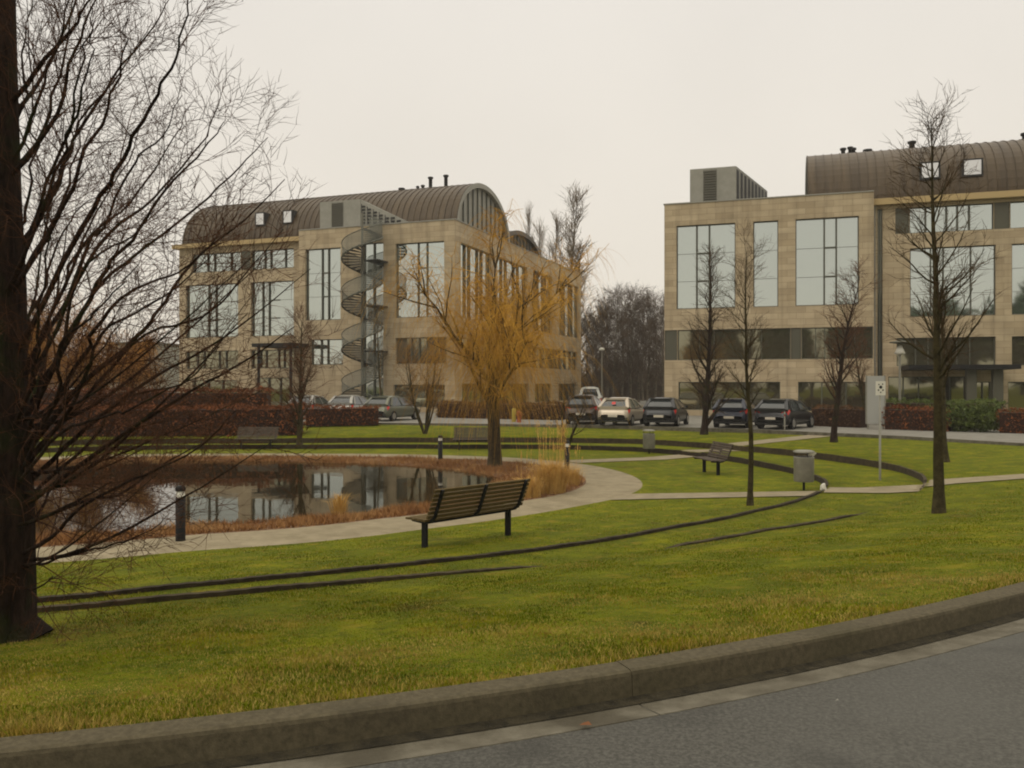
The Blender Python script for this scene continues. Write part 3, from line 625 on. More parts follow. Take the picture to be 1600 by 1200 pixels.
# hedges
def hedge(name, pts, w, h, z0, m, core, label, cat='hedge', leaf=.07, dens=170, round_top=False, group=None):
    L = sum(math.dist(a, b) for a, b in zip(pts, pts[1:])); e = thing(name, (pts[0][0], pts[0][1], z0), label, cat, 0, group)
    c = MB(); P0 = np.array([0, 0, 0]); tri = []
    for a, b in zip(pts, pts[1:]):
        a = Vector((*a, 0))-Vector((*pts[0], 0)); b = Vector((*b, 0))-Vector((*pts[0], 0)); l = (b-a).length; c.bar(a+Vector((0, 0, h*.47)), b+Vector((0, 0, h*.47)), w*.9, h*.92)
        n = int(l*(2*h+w)*dens); d = np.array((b-a)/l); nn = np.array([-d[1], d[0], 0])
        t = nr.uniform(-w*.1, l+w*.1, n); u = nr.uniform(0, 2*h+w, n)
        off = np.where(u < h, -w/2, np.where(u < h+w, u-h-w/2, w/2)); z = np.where(u < h, u, np.where(u < h+w, h, u-h-w))
        z = z+np.where((u >= h) & (u < h+w), .06*np.sin(t*1.7)+.05*np.sin(t*4.1), 0)
        if round_top: z = z*(1-.35*(np.abs(off)/(w/2))**2*(z > .6*h))
        p = np.array(a)[None]+t[:, None]*d+off[:, None]*nn; p[:, 2] = z; p += nr.normal(size=p.shape)*.05
        A = nr.normal(size=(n, 3))*leaf*.8; B = nr.normal(size=(n, 3))*leaf*.8; tri.append(np.stack([p-A*.5, p+A*.5, p+B], 1))
    c.build('branches', core, e); cloud('foliage', np.concatenate(tri), m, e); return e
hedge('beech_hedge', [px2(-60, 41), px2(200, 42), px2(470, 43)], 2.2, 1.35, -.2, 'hedge_red', 'hedge_core', 'long reddish beech hedge beyond the pond, in front of the left car park', leaf=.09, dens=150)
hedge('beech_hedge', [px2(-60, 46), px2(420, 47.5)], 1.5, 2.05, -.1, 'hedge_red', 'hedge_core', 'taller reddish hedge row rising just behind the long beech hedge', leaf=.09, dens=120)
hedge('beech_hedge', [px2(478, 47.5), px2(590, 48.5)], 1.2, 1.0, 0, 'hedge_red', 'hedge_core', 'short reddish beech hedge in front of the silver cars', leaf=.08)
hedge('low_hedge', [px2(690, 58), px2(880, 54)], 1.2, 1.0, .05, 'hedge_brown', 'hedge_core', 'low brown hedge behind the willow trunk', leaf=.09)
hedge('low_hedge', [px2(1275, 46.5), px2(1350, 44.5)], 1.0, 1.0, .05, 'hedge_brown', 'hedge_core', 'brown hedge between the black car and the grey notice board', leaf=.07)
hedge('low_hedge', [px2(1388, 43), px2(1486, 41)], 1.0, 1.05, .05, 'hedge_red', 'hedge_core', 'reddish low hedge right of the grey notice board', leaf=.07)
hedge('low_hedge', [px2(1562, 40), px2(1640, 39)], 1.0, 1.0, .05, 'hedge_red', 'hedge_core', 'reddish low hedge at the right edge beyond the green bushes', leaf=.07)
hedge('green_hedge', [px2(1385, 48), px2(1560, 44.5)], 2.5, 1.3, .05, 'leaf_green', 'hedge_core', 'trimmed green hedge behind the reddish low hedge at right', leaf=.07)
for i, (px, d, w, h, lab) in enumerate(((1500, 41, 1.0, 1.25, 'rounded green bush, left one of the pair by the entrance'), (1537, 40.5, 1.0, 1.2, 'rounded green bush, right one of the pair by the entrance'))):
    x, y = px2(px, d); e = thing('green_bush', (x, y, .06), lab, 'bush', 0, 'green bushes by the entrance')
    b2 = MB(); b2.tube([Vector((0, 0, 0)), Vector((.1, 0, .5)), Vector((0, .1, 1))], [.08, .06, .02], 6).build('stem', 'bark_mid', e)
    cloud('foliage', blob_leaves(5200, (0, 0, h*.5), w, .8, h*.56, .055, 90+i, .5), 'leaf_green', e)

# reeds on the bank (stuff) and the big ornamental grass
def blades(base, h, w, lean, g):
    n = len(base); a = g.uniform(0, 2*math.pi, n); dx = np.stack([np.cos(a), np.sin(a), np.zeros(n)], 1)*w[:, None]
    b = g.uniform(0, 2*math.pi, n); tip = base+np.stack([np.cos(b)*lean*h, np.sin(b)*lean*h, h*np.sqrt(np.maximum(.1, 1-lean**2))], 1)
    return np.stack([base-dx, base+dx, tip], 1)
n = 60000; th = nr.uniform(-math.pi, math.pi, n); rin = np.interp(th, TH, LR[2])-.15; rout = np.interp(th, TH, LR[3])-.08
q = nr.uniform(0, 1, n); r_ = rin+(rout-rin)*q; x = C[0]+r_*np.cos(th); y = C[1]+r_*np.sin(th)
keep = (np.abs(x/y) < .68); x, y = x[keep], y[keep]; z = zt(x, y); hh = nr.uniform(.04, .2, len(x))*(1+.6*np.sin(x*2.1)*np.sin(y*1.7))
o = cloud('dry_bank_plants', blades(np.stack([x, y, z-.01], 1), hh, nr.uniform(.006, .018, len(x)), nr.uniform(.2, .92, len(x)), nr), 'reed')
tag(o, 'matted russet dead ground plants on the pond bank', 'plants', kind='stuff')
def tuft(name, p, n, hs, rad_, label, tall=0, seed=1, m='pampas'):
    g = np.random.default_rng(seed); e = thing(name, p, label, 'ornamental grass', 0, 'dry ornamental grasses on the bank'); t = []
    for k in range(n):
        a = g.uniform(0, 6.283); r0 = rad_*.33*g.random(); h = hs*g.uniform(.25, 1.15)*(1-.35*r0/rad_); ln = g.uniform(.0, .85); w = g.uniform(.004, .010)
        b = np.array([r0*math.cos(a), r0*math.sin(a), 0]); dr = np.array([math.cos(a), math.sin(a), 0]); side = np.array([-math.sin(a), math.cos(a), 0])*w
        mid = b+dr*ln*h*.35+np.array([0, 0, h*.7]); tip = b+dr*ln*h*.95+np.array([0, 0, h*(1-.35*ln)])
        t += [[b-side, b+side, mid+side*.7], [b-side, mid+side*.7, mid-side*.7], [mid-side*.7, mid+side*.7, tip]]
    for k in range(tall):
        a = g.uniform(0, 6.283); h = hs*g.uniform(1.3, 2.1); ln = g.uniform(0, .16); w = .004
        b = np.array([.2*math.cos(a), .2*math.sin(a), 0]); dr = np.array([math.cos(a), math.sin(a), 0]); side = np.array([1, 0, 0])*w; tip = b+dr*ln*h+np.array([0, 0, h])
        t += [[b-side, b+side, tip]]
        for j in range(14):
            q = b+(tip-b)*g.uniform(.82, 1); t.append([q, q+[.008, 0, .01], q+[g.normal()*.02, g.normal()*.02, -.06]])
    cloud('leaves', t, m, e); return e
tuft('ornamental_grass', gp(862, 770), 1500, .95, 1.1, 'big straw-coloured ornamental grass clump where the bank meets the path bend', 60, 1)
tuft('ornamental_grass', gp(826, 777), 700, .6, 1.0, 'lower straw clump just right of the near bench', 14, 2)
tuft('ornamental_grass', gp(893, 758), 500, .6, .7, 'small straw clump at the base of the bollard by the path bend', 14, 3)
tuft('ornamental_grass', gp(530, 808), 260, .6, .5, 'small added golden grass tuft at the near edge of the water, standing in for a reflection', 0, 4)  # added tuft, takes the place of a golden reflection on the pond

# grass blades on the near lawn (stuff)
n = 480000; u = nr.uniform(0, 1, n); y = 3.0*(24/3.0)**u; x = nr.uniform(-.62, .62, n)*y
k = (y > yk(x)+.0) & (nr.random(n) < 1.15-(y-9)/15) ; x, y = x[k], y[k]
rr_ = np.hypot(x-C[0], y-C[1]); tt = np.arctan2(y-C[1], x-C[0]); k = rr_ > np.interp(tt, TH, LR[4])+.02
x, y = x[k], y[k]; z = zt(x, y); dk = y-yk(x)
hh = nr.uniform(.008, .026, len(x))*(1+1.3*np.exp(-np.maximum(dk, 0)/.25))*(1+.5*np.sin(x*3.1+2)*np.sin(y*2.3)); ww = nr.uniform(.0015, .0032, len(x))*(1+y*.12)
T_ = blades(np.stack([x, y, z-.004], 1), hh, ww, nr.uniform(.1, .9, len(x)), nr)
pd = .10+.42*np.exp(-np.maximum(dk, 0)/.7)+.3*(np.sin(x*1.3+1)*np.sin(y*1.9+x) > .7)+.5*np.exp(-((x+3.4)**2+(y-6.3)**2)/1.2); 
for (px_, py_, w_) in ((1255, 936, .55), (1480, 905, .5), (600, 1020, .5), (860, 985, .4), (120, 1080, .6), (1050, 985, .3)):
    c_ = gp(px_, py_); pd += .75*np.exp(-(((x-c_.x)/(w_*1.6))**2+((y-c_.y)/(w_*.6))**2))
dry = nr.random(len(x)) < pd
tag(cloud('grass_blades', T_[~dry], 'blade'), 'short green winter grass of the near lawn', 'grass', kind='stuff')
tag(cloud('dry_grass_blades', T_[dry], 'blade_dry'), 'straw-coloured blades mixed in the near lawn', 'grass', kind='stuff')

# ------------------------------------------------------------------ buildings
class Bld:
    def __init__(s, name, px, d, ang, label):
        s.o = Vector(((px-800)/F*d, d, .05)); s.a = math.radians(ang); s.ux = Vector((math.cos(s.a), -math.sin(s.a), 0)); s.uy = Vector((math.sin(s.a), math.cos(s.a), 0))
        s.e = thing(name, s.o, label, 'office building', -s.a)
    def X(s, px, v=0):                    # local x on the plane y=v seen at column px
        k = (px-800)/F; o = s.o+s.uy*v; return (k*o.y-o.x)/(s.ux.x-k*s.ux.y)
    def Y(s, px, u=0):
        k = (px-800)/F; o = s.o+s.ux*u; return (k*o.y-o.x)/(s.uy.x-k*s.uy.y)
def facade(B, axis, at, lo, hi, z0, z1_, ops, out=1, mname='stone', depth=.3, name='wall'):
    """wall with real openings. axis 'x': plane y=at, facing -y; axis 'y': plane x=at facing +x. ops: (a,b,za,zb,kind)"""
    us = sorted({lo, hi}|{o[0] for o in ops}|{o[1] for o in ops}); us = [u for u in us if lo-1e-6 <= u <= hi+1e-6]; zs = sorted({z0, z1_}|{o[2] for o in ops}|{o[3] for o in ops})
    def pt(u, z, dp=0): return (u, at+dp, z) if axis == 'x' else (at-dp*out, u, z)
    mb = MB()
    for i in range(len(us)-1):
        for j in range(len(zs)-1):
            cu, cz = (us[i]+us[i+1])/2, (zs[j]+zs[j+1])/2
            if any(o[0] < cu < o[1] and o[2] < cz < o[3] for o in ops): continue
            mb.face(pt(us[i], zs[j]), pt(us[i+1], zs[j]), pt(us[i+1], zs[j+1]), pt(us[i], zs[j+1]))
    for (a, b, za, zb, kd) in ops:
        dp = depth
        for (p, q) in (((a, za), (b, za)), ((b, za), (b, zb)), ((b, zb), (a, zb)), ((a, zb), (a, za))):
            mb.face(pt(*p), pt(*q), pt(*q, dp), pt(*p, dp))
    w = mb.build(name, mname, B.e, uvm=True)
    for (a, b, za, zb, kd) in ops: window(B, pt, a, b, za, zb, kd, depth)
    return w
def window(B, pt, a, b, za, zb, kd, dp):
    """kd: dict(mull=[fractions], trans=[heights fraction], g=glass, fw=frame width, panel=bool)"""
    fr = MB(); fw = kd.get('fw', .06); y0, y1 = dp-.10, dp-.02
    def bx(u0, u1, z0, z1, d0=y0, d1=y1): fr.box(pt(u0, z0, d0), pt(u1, z1, d1))
    if kd.get('panel'):
        for k in range(max(1, int((b-a)/.9))):
            n = max(1, int((b-a)/.9)); bx(a+(b-a)*k/n+.012, a+(b-a)*(k+1)/n-.012, za+.01, zb-.01, dp-.22, dp-.02)
        fr.build('panel', 'panel_grey', B.e); return
    bx(a+.003, a+fw, za+.003, zb-.003); bx(b-fw, b-.003, za+.003, zb-.003); bx(a+fw, b-fw, za+.003, za+fw); bx(a+fw, b-fw, zb-fw, zb-.003)
    for mf in kd.get('mull', []):
        c = a+(b-a)*mf; w = kd.get('mw', .065); bx(c-w/2, c+w/2, za+fw, zb-fw, y0-.06, y1)
    for tf in kd.get('trans', []):
        c = za+(zb-za)*tf; bx(a+fw, b-fw, c-.011, c+.011, y1-.03, y1-.004)
    for (m0, m1, tf) in kd.get('strong', []):
        c = za+(zb-za)*tf; bx(a+(b-a)*m0, a+(b-a)*m1, c-.05, c+.05, y0-.03, y1-.001)
    f = fr.build('window', 'frame_m', B.e)
    g = MB(); g.face(pt(a, za, dp-.012), pt(b, za, dp-.012), pt(b, zb, dp-.012), pt(a, zb, dp-.012)); g.build('pane', kd.get('g', 'glass'), f)
    if kd.get('blind'):
        for (m0, m1, z0f) in kd['blind']:
            q = MB(); q.face(pt(a+(b-a)*m0, za+(zb-za)*z0f, dp-.014), pt(a+(b-a)*m1, za+(zb-za)*z0f, dp-.014), pt(a+(b-a)*m1, zb-fw, dp-.014), pt(a+(b-a)*m0, zb-fw, dp-.014)); q.build('blind', 'panel_grey', f)
BIG = dict(mull=[.36, .56], trans=[.33, .66], strong=[(.36, .56, .33), (.36, .56, .66)])
BIG2 = dict(mull=[.45, .63], trans=[.33, .66], strong=[(.45, .63, .33), (.45, .63, .66)])
PLAIN = dict(trans=[.33, .66])
ROW = dict(mull=[.30, .44, .78], mw=.06)
BAND = dict(g='glass_dark', mull=[.2, .33, .62, .75], mw=.05)
GRD = dict(g='glass_dark', mull=[.33, .66], mw=.07)
def vault(B, x0, x1, yc, hw, zb, rise, name='roof', capL=True, capR=True, cols='copper', tail=False):
    mb = MB(); NSEG = 28
    def pr(t, e=0): a = math.pi*t; return (yc-(hw+e)*math.cos(a), zb+(rise+e)*math.sin(a)**.9)
    for i in range(NSEG):
        a, b = pr(i/NSEG), pr((i+1)/NSEG); mb.face((x0, a[0], a[1]), (x1, a[0], a[1]), (x1, b[0], b[1]), (x0, b[0], b[1]))
    n = int((x1-x0)/.55)
    for k in range(n+1):                  # standing seams
        x = x0+.03+(x1-x0-.06)*k/n
        for i in range(NSEG):
            a, b = pr(i/NSEG, .05), pr((i+1)/NSEG, .05); a2, b2 = pr(i/NSEG), pr((i+1)/NSEG)
            mb.face((x-.02, a[0], a[1]), (x+.02, a[0], a[1]), (x+.02, b[0], b[1]), (x-.02, b[0], b[1]))
            mb.face((x-.02, a2[0], a2[1]), (x-.02, a[0], a[1]), (x-.02, b[0], b[1]), (x-.02, b2[0], b2[1])); mb.face((x+.02, a2[0], a2[1]), (x+.02, a[0], a[1]), (x+.02, b[0], b[1]), (x+.02, b2[0], b2[1]))
    roof = mb.build(name, cols, B.e)
    for x, s, on in ((x0, -1, capL), (x1, 1, capR)):
        if not on: continue
        c = MB(); xi = x-s*.35; c.face(*[(xi, *pr(i/NSEG)) for i in range(NSEG+1)]); 
        # verge band framing the end
        for i in range(NSEG):
            a, b = pr(i/NSEG, .06), pr((i+1)/NSEG, .06); a2, b2 = pr(i/NSEG, -.35), pr((i+1)/NSEG, -.35)
            c.face((x+s*.04, *a), (x+s*.04, *b), (x+s*.04, *b2), (x+s*.04, *a2)); c.face((x+s*.04, *a2), (x+s*.04, *b2), (xi, *b2), (xi, *a2))
        g_ = c.build('gable', 'vent_metal' if name == 'roof' else 'copper', roof); mu = MB()
        for k in range(1, 12):
            y = yc-hw+2*hw*k/12; zz = zb+rise*max(0, 1-((y-yc)/hw)**2)**.48-.3
            mu.box((xi+s*.01, y-.06, zb), (xi+s*.12, y+.06, max(zz, zb+.05)))
        mu.build('mullion', 'frame_m', roof)
    return roof
def pipes(B, roof, lst, yc, zr):
    for (px, h, r) in lst:
        x = B.X(px, yc); z = zr-.15
        MB().lathe((x, yc-.3, z), [(r, 0), (r, h), (r*1.5, h+.02), (r*1.5, h+.16), (r*.6, h+.2)], 12).build('vent_pipe', 'black_plastic', roof, True)
def skylight(B, roof, x, yc, hw, zb, rise, sphi, w=1.0, h=.95):
    phi = math.asin(sphi); y = yc-hw*math.cos(phi); z = zb+rise*math.sin(phi)
    f = MB(); f.box((x-w/2-.12, y-.25, z-.1), (x+w/2+.12, y+1.2, z+h+.1)); s = f.build('skylight', 'black_plastic', roof)
    MB().face((x-w/2, y-.255, z), (x+w/2, y-.255, z), (x+w/2, y-.253, z+h), (x-w/2, y-.253, z+h)).build('pane', 'glass_sky', s)
def plant_box(B, x0, x1, y0, y1, zb, zt_, splay=0):
    mb = MB(); q = [(x0, y0), (x1, y0), (x1+splay, y1), (x0+splay, y1)]; r_ = .18
    n = len(q)
    for i in range(n):
        a, b = q[i], q[(i+1) % n]; mb.face((*a, zb), (*b, zb), (*b, zt_), (*a, zt_))
    mb.face(*[(*a, zt_) for a in q]); o = mb.build('plant_room', 'vent_metal', B.e)
    lv = MB(); w = x1-x0
    for k in range(16):                    # louvre on the front
        z = zb+.15+(zt_-zb-.3)*k/16; lv.face((x0+w*.3, y0-.02, z), (x0+w*.58, y0-.02, z), (x0+w*.58, y0-.12, z+.07), (x0+w*.3, y0-.12, z+.07))
    lv.box((x0+w*.3-.03, y0-.005, zb+.1), (x0+w*.58+.03, y0-.012, zt_-.12)); lv.build('louvre', 'louvre_m', o)
    sd = MB(); m = int((y1-y0)/1.0)
    for k in range(m):
        t0 = (k+.15)/m; t1 = (k+.7)/m; xa, ya = x1+splay*t0, y0+(y1-y0)*t0; xb, yb = x1+splay*t1, y0+(y1-y0)*t1
        sd.face((xa+.02, ya, zb+.2), (xb+.02, yb, zb+.2), (xb+.02, yb, zt_-.2), (xa+.02, ya, zt_-.2))
    sd.build('louvre', 'black_plastic', o)
PZ = 15.1
# ---- left building
L = Bld('office_building', 711, 67.5, 20.3, 'stone office building at left with curved copper roof and an outside spiral stair')
xw = L.X(467); xe = L.X(280, .9); SB = .9
def ox(px0, px1, za, zb, kd, v=0, B=L): return (B.X(px0, v), B.X(px1, v), za, zb, kd)
facade(L, 'x', 0, xw, 0, -.3, PZ, [ox(477, 532, 7.55, 13.5, BIG2), ox(567, 599, .3, 13.7, dict(mull=[.5], trans=[.25, .5, .75], mw=.1)), ox(618, 694, 7.55, 13.5, BIG2),
    ox(485, 536, 3.85, 5.95, dict(mull=[.3, .5], g='glass')), ox(618, 698, 3.85, 5.95, dict(mull=[.3, .45, .6], g='glass_dark', blind=[(.02, .2, .1), (.62, .95, .3)])), ox(615, 695, .4, 2.2, GRD)])
facade(L, 'x', SB, xe, xw, -.3, 14.35, [ox(300, 376, 12.2, 13.85, ROW, SB), ox(376.5, 391.5, 12.2, 13.85, dict(panel=1), SB), ox(392, 459, 12.2, 13.85, ROW, SB), ox(290, 372, 6.4, 11.1, dict(BIG2, mull=[.42, .56]), SB), ox(392, 459, 6.4, 11.1, dict(BIG2, mull=[.25, .40]), SB),
    ox(290, 372, 3.6, 5.2, BAND, SB), ox(392, 459, 3.6, 5.2, BAND, SB), ox(300, 370, .3, 2.6, GRD, SB), ox(400, 455, .1, 2.8, GRD, SB)], name='wall')
mb = MB(); mb.face((xw, 0, -.3), (xw, SB, -.3), (xw, SB, PZ), (xw, 0, PZ)); mb.face((xe, SB, -.3), (xe, 36, -.3), (xe, 36, 14.35), (xe, SB, 14.35)); mb.face((xe, 36, -.3), (0, 36, -.3), (0, 36, PZ), (xe, 36, PZ)); mb.build('wall', 'stone', L.e, uvm=True)
def oy(px0, px1, za, zb, kd, u=0): return (L.Y(px0, u), L.Y(px1, u), za, zb, kd)
yE = L.Y(908)
B1 = dict(mull=[.2, .34, .6, .74], trans=[.33, .66]); 
facade(L, 'y', 0, 0, yE, -.3, PZ, [oy(720, 768, 7.55, 13.5, B1), oy(777, 824, 7.55, 13.5, B1), oy(833, 863, 7.55, 13.5, B1), oy(874, 904, 7.55, 13.5, B1),
    oy(722, 902, 3.85, 5.95, dict(g='glass_dark', mull=[i/16 for i in range(1, 16)], mw=.1)), oy(722, 760, .4, 2.3, GRD), oy(775, 826, .4, 2.3, GRD), oy(836, 862, .4, 2.3, GRD), oy(873, 900, .4, 2.3, GRD)])
mb = MB(); mb.box((xe-.35, SB-.55, 14.36), (xw-.02, 2, 14.72)); mb.build('cornice', 'cornice', L.e)
mb = MB(); mb.box((xe+.05, SB+.05, 14.30), (xw, yE, 14.34)); mb.box((xw+.01, .4, 14.5), (-.4, yE-.1, 14.55)); mb.build('flat_roof', 'parking', L.e)
mb = MB(); mb.box((xw+.001, -.06, PZ+.002), (.06, .34, PZ+.08)); mb.box((-.34, .342, PZ+.002), (.06, yE+.05, PZ+.08)); mb.build('coping', 'vent_metal', L.e)
mb = MB(); mb.face((-.33, .34, 14.5), (-.33, yE, 14.5), (-.33, yE, PZ), (-.33, .34, PZ)); mb.face((xw+.01, .33, 14.5), (-.34, .33, 14.5), (-.34, .33, PZ), (xw+.01, .33, PZ)); mb.build('parapet', 'stone', L.e, uvm=True)
rf = vault(L, xe+.2, -.36, 7.2, 6.1, 14.4, 4.9)
pipes(L, rf, [(630, .35, .2), (655, .4, .1), (663, .45, .12), (675, 1.1, .16), (699, 1.15, .16)], 7.2, 19.3)
for px in (414, 457): skylight(L, rf, L.X(px, 2), 7.2, 6.1, 14.4, 4.9, .36, .75, .95)
vault(L, -12, -.7, 18.0, 5.6, 14.56, 2.5, 'rear_roof')
plant_box(L, L.X(500, .7), L.X(563, .7), .7, 7.0, 14.56, 17.5)
xa, ya, xb, yb_ = L.X(563, .7)+.01, .72, L.X(647, 1.0), 1.0; sc = MB(); sf = MB(); ns = 9
for k in range(ns):
    t0, t1 = k/ns, (k+1)/ns; z0_, z1s = 17.45-2.3*t0, 17.45-2.3*t1; X0, X1 = xa+(xb-xa)*t0, xa+(xb-xa)*t1; Y0, Y1 = ya+(yb_-ya)*t0, ya+(yb_-ya)*t1
    sc.face((X0, Y0, 14.56), (X1, Y1, 14.56), (X1, Y1, z1s), (X0, Y0, z0_)); sc.face((X0, Y0, z0_), (X1, Y1, z1s), (X1, Y1+1.0, z1s), (X0, Y0+1.0, z0_))
    w_ = (X1-X0)
    for j in range(10):
        z = 14.9+.27*j
        if z < z1s-.2: sf.box((X0+w_*.18, Y0-.06, z), (X1-w_*.18, Y0-.01, z+.13))
    sf.box((X0+w_*.18, Y0-.045, 14.8), (X0+w_*.26, Y0-.02, z1s-.1)); sf.box((X0, Y0-.04, 14.78), (X1, Y0-.022, 14.86))
sp_ = sc.build('louvre_screen', 'vent_metal', L.e); sf.build('louvre', 'black_plastic', sp_)
# entrance canopy
mb = MB(); a, b = L.X(398, -2), L.X(461, -2); mb.box((a, -2.4, 5.3), (b, SB-.02, 5.6)); cn = mb.build('canopy', 'metal_dark', L.e)
for x in (a+.4, b-.4): MB().lathe((x, -2.0, 0), [(.12, 0), (.12, 5.3)], 12).build('column', 'metal_dark', L.e)
# spiral stair
def stair(B, px, v, R, turns, z0, per, ph0):
    cx, cy = B.X(px, v), v; e = thing('spiral_stair', B.o+B.ux*cx+B.uy*cy, 'grey metal spiral stair winding up the front of the left building', 'spiral stair', -B.a)
    MB().lathe((0, 0, 0), [(.10, 0), (.10, turns*per+1.2)], 14).build('column', 'panel_grey', e, True)
    st = MB(); n = 20
    for i in range(int(turns*n)):
        a = ph0+2*math.pi*i/n; b = a+2*math.pi/n*1.05; z = z0+per*i/n
        q = [(math.cos(a)*.15, math.sin(a)*.15), (math.cos(a)*R, math.sin(a)*R), (math.cos(b)*R, math.sin(b)*R), (math.cos(b)*.15, math.sin(b)*.15)]
        st.face(*[(x, y, z+.05) for x, y in q]); st.face(*[(x, y, z) for x, y in reversed(q)])
        for k in range(4): x0, y0 = q[k]; x1, y1 = q[(k+1) % 4]; st.face((x0, y0, z), (x1, y1, z), (x1, y1, z+.05), (x0, y0, z+.05))
    st.build('tread', 'tread', e)
    bs = MB(); sg = MB(); hr = []; n2 = 36
    for i in range(int(turns*n2)):
        a = ph0+2*math.pi*i/n2; b = ph0+2*math.pi*(i+1)/n2; za, zb = z0+per*i/n2, z0+per*(i+1)/n2
        pa, pb = (math.cos(a)*R, math.sin(a)*R), (math.cos(b)*R, math.sin(b)*R)
        bs.face((*pa, za-.15), (*pb, zb-.15), (*pb, zb+1.1), (*pa, za+1.1)); hr.append(Vector((*pa, za+1.12)))
    bs.build('balustrade', 'mesh_sheet', e)
    MB().tube(hr, [.035]*len(hr), 5).tube([p-Vector((0, 0, 1.2)) for p in hr], [.07]*len(hr), 5).build('handrail', 'frame_m', e)
    ln = MB()
    for k in range(4): z = z0+per*(k+.25)+.1; ln.box((-.2, .2, z), (1.6, -v-.05+.0, z+.12)) if False else ln.box((.1, .15, z), (1.35, -v-.02, z+.1))
    ln.build('landing', 'tread', e)
stair(L, 566, -1.75, 1.6, 4.05, .2, 3.6, math.pi*.5)

# ---- right building
R = Bld('office_building', 1038, 62, 18, 'stone office building at right with dark curved roof and a flat entrance canopy')
def rx(px0, px1, za, zb, kd, v=0): return ox(px0, px1, za, zb, kd, v, R)
xw = R.X(1365.5); SBR = 1.0; xr = 36
facade(R, 'x', 0, 0, xw, -.3, PZ, [rx(1057, 1149, 7.6, 13.55, dict(mull=[.345, .56], mw=.11, trans=[.33, .66], strong=[(.345, .56, .33), (.345, .56, .66)])), rx(1177, 1216, 7.6, 13.55, PLAIN), rx(1243, 1342, 7.6, 13.55, dict(mull=[.46, .65], mw=.11, trans=[.33, .66], strong=[(.45, .65, .33), (.45, .65, .66)])),
    rx(1038.5, 1058, 3.95, 6.1, dict(panel=1)), rx(1058.5, 1235, 3.95, 6.1, BAND), rx(1235.5, 1252, 3.95, 6.1, dict(panel=1)), rx(1252.5, 1364.5, 3.95, 6.1, BAND), rx(1060, 1219, .4, 2.4, GRD), rx(1247, 1362, .4, 2.4, GRD)])
xo = R.X(1384, SBR)
facade(R, 'x', SBR, xw, xr, -.3, 14.3, [rx(1371, 1379, .1, 14.1, dict(mull=[.5], g='glass_dark', mw=.12), SBR), rx(1399, 1420.5, 12.35, 14.1, dict(panel=1), SBR), rx(1421, 1553, 12.35, 14.1, dict(mull=[.2, .3, .45, .58, .72], mw=.1), SBR), rx(1553.5, 1578, 12.35, 14.1, dict(panel=1), SBR), rx(1578.5, 1690, 12.35, 14.1, ROW, SBR), rx(1740, 1860, 12.35, 14.1, ROW, SBR),
    rx(1422, 1556, 6.75, 11.35, dict(mull=[.25, .4, .72], trans=[.33, .66]), SBR), rx(1581, 1700, 6.75, 11.35, BIG2, SBR), rx(1740, 1860, 6.75, 11.35, BIG2, SBR),
    rx(1401, 1556, 3.45, 5.35, BAND, SBR), rx(1581, 1700, 3.45, 5.35, BAND, SBR), rx(1740, 1860, 3.45, 5.35, BAND, SBR), rx(1388, 1510, -.1, 2.75, dict(g='glass_dark', mull=[.2, .4, .6, .8]), SBR), rx(1524, 1560, -.1, 2.4, GRD, SBR), rx(1575, 1700, -.1, 2.4, GRD, SBR)])
mb = MB(); mb.face((xw, 0, -.3), (xw, SBR, -.3), (xw, SBR, PZ), (xw, 0, PZ)); mb.face((0, 0, -.3), (0, 30, -.3), (0, 30, PZ), (0, 0, PZ)); mb.face((0, 30, -.3), (xr, 30, -.3), (xr, 30, 14.3), (0, 30, 14.3)); mb.face((xr, SBR, -.3), (xr, 30, -.3), (xr, 30, 14.3), (xr, SBR, 14.3)); mb.build('wall', 'stone', R.e, uvm=True)
mb = MB(); mb.box((xw+.02, SBR-.5, 14.31), (xr+.3, 2.2, 14.72)); mb.build('cornice', 'cornice', R.e)
mb = MB(); mb.box((xw+.01, SBR+.05, 14.22), (xr, 29.9, 14.27)); mb.box((.4, .4, 14.5), (xw-.01, 29.9, 14.55)); mb.build('flat_roof', 'parking', R.e)
mb = MB(); mb.box((-.06, -.06, PZ+.002), (xw-.001, .34, PZ+.08)); mb.box((-.06, .342, PZ+.002), (.34, 29.9, PZ+.08)); mb.build('coping', 'vent_metal', R.e)
rf = vault(R, 9.75, xr, 7.0, 6.1, 14.4, 4.9)
pipes(R, rf, [(1317, .55, .15), (1328, .6, .14), (1333, .5, .14), (1355, .3, .22), (1424, .65, .2), (1600, .6, .2)], 7.0, 19.3)
for px in (1452, 1518, 1640): skylight(R, rf, R.X(px, 1.4), 7.0, 6.1, 14.4, 4.9, .33, 1.0, .95)
plant_box(R, R.X(1078, 1.0), R.X(1150, 1.0), 1.0, 10, 14.56, 17.75, splay=1.9)
mb = MB(); a, b = R.X(1418, -3.6), R.X(1592, -3.6); mb.box((a, -4.2, 3.15), (b, SBR-.02, 3.42)); mb.build('canopy', 'metal_dark', R.e)
for px in (1517, 1558): MB().box((R.X(px, -3.2)-.28, -3.5, -.1), (R.X(px, -3.2)+.28, -2.9, 3.14)).build('column', 'panel_grey', R.e)
MB().lathe((xw+.12, SBR-.1, -.1), [(.06, 0), (.06, 14.4)], 10).build('downpipe', 'vent_metal', R.e)
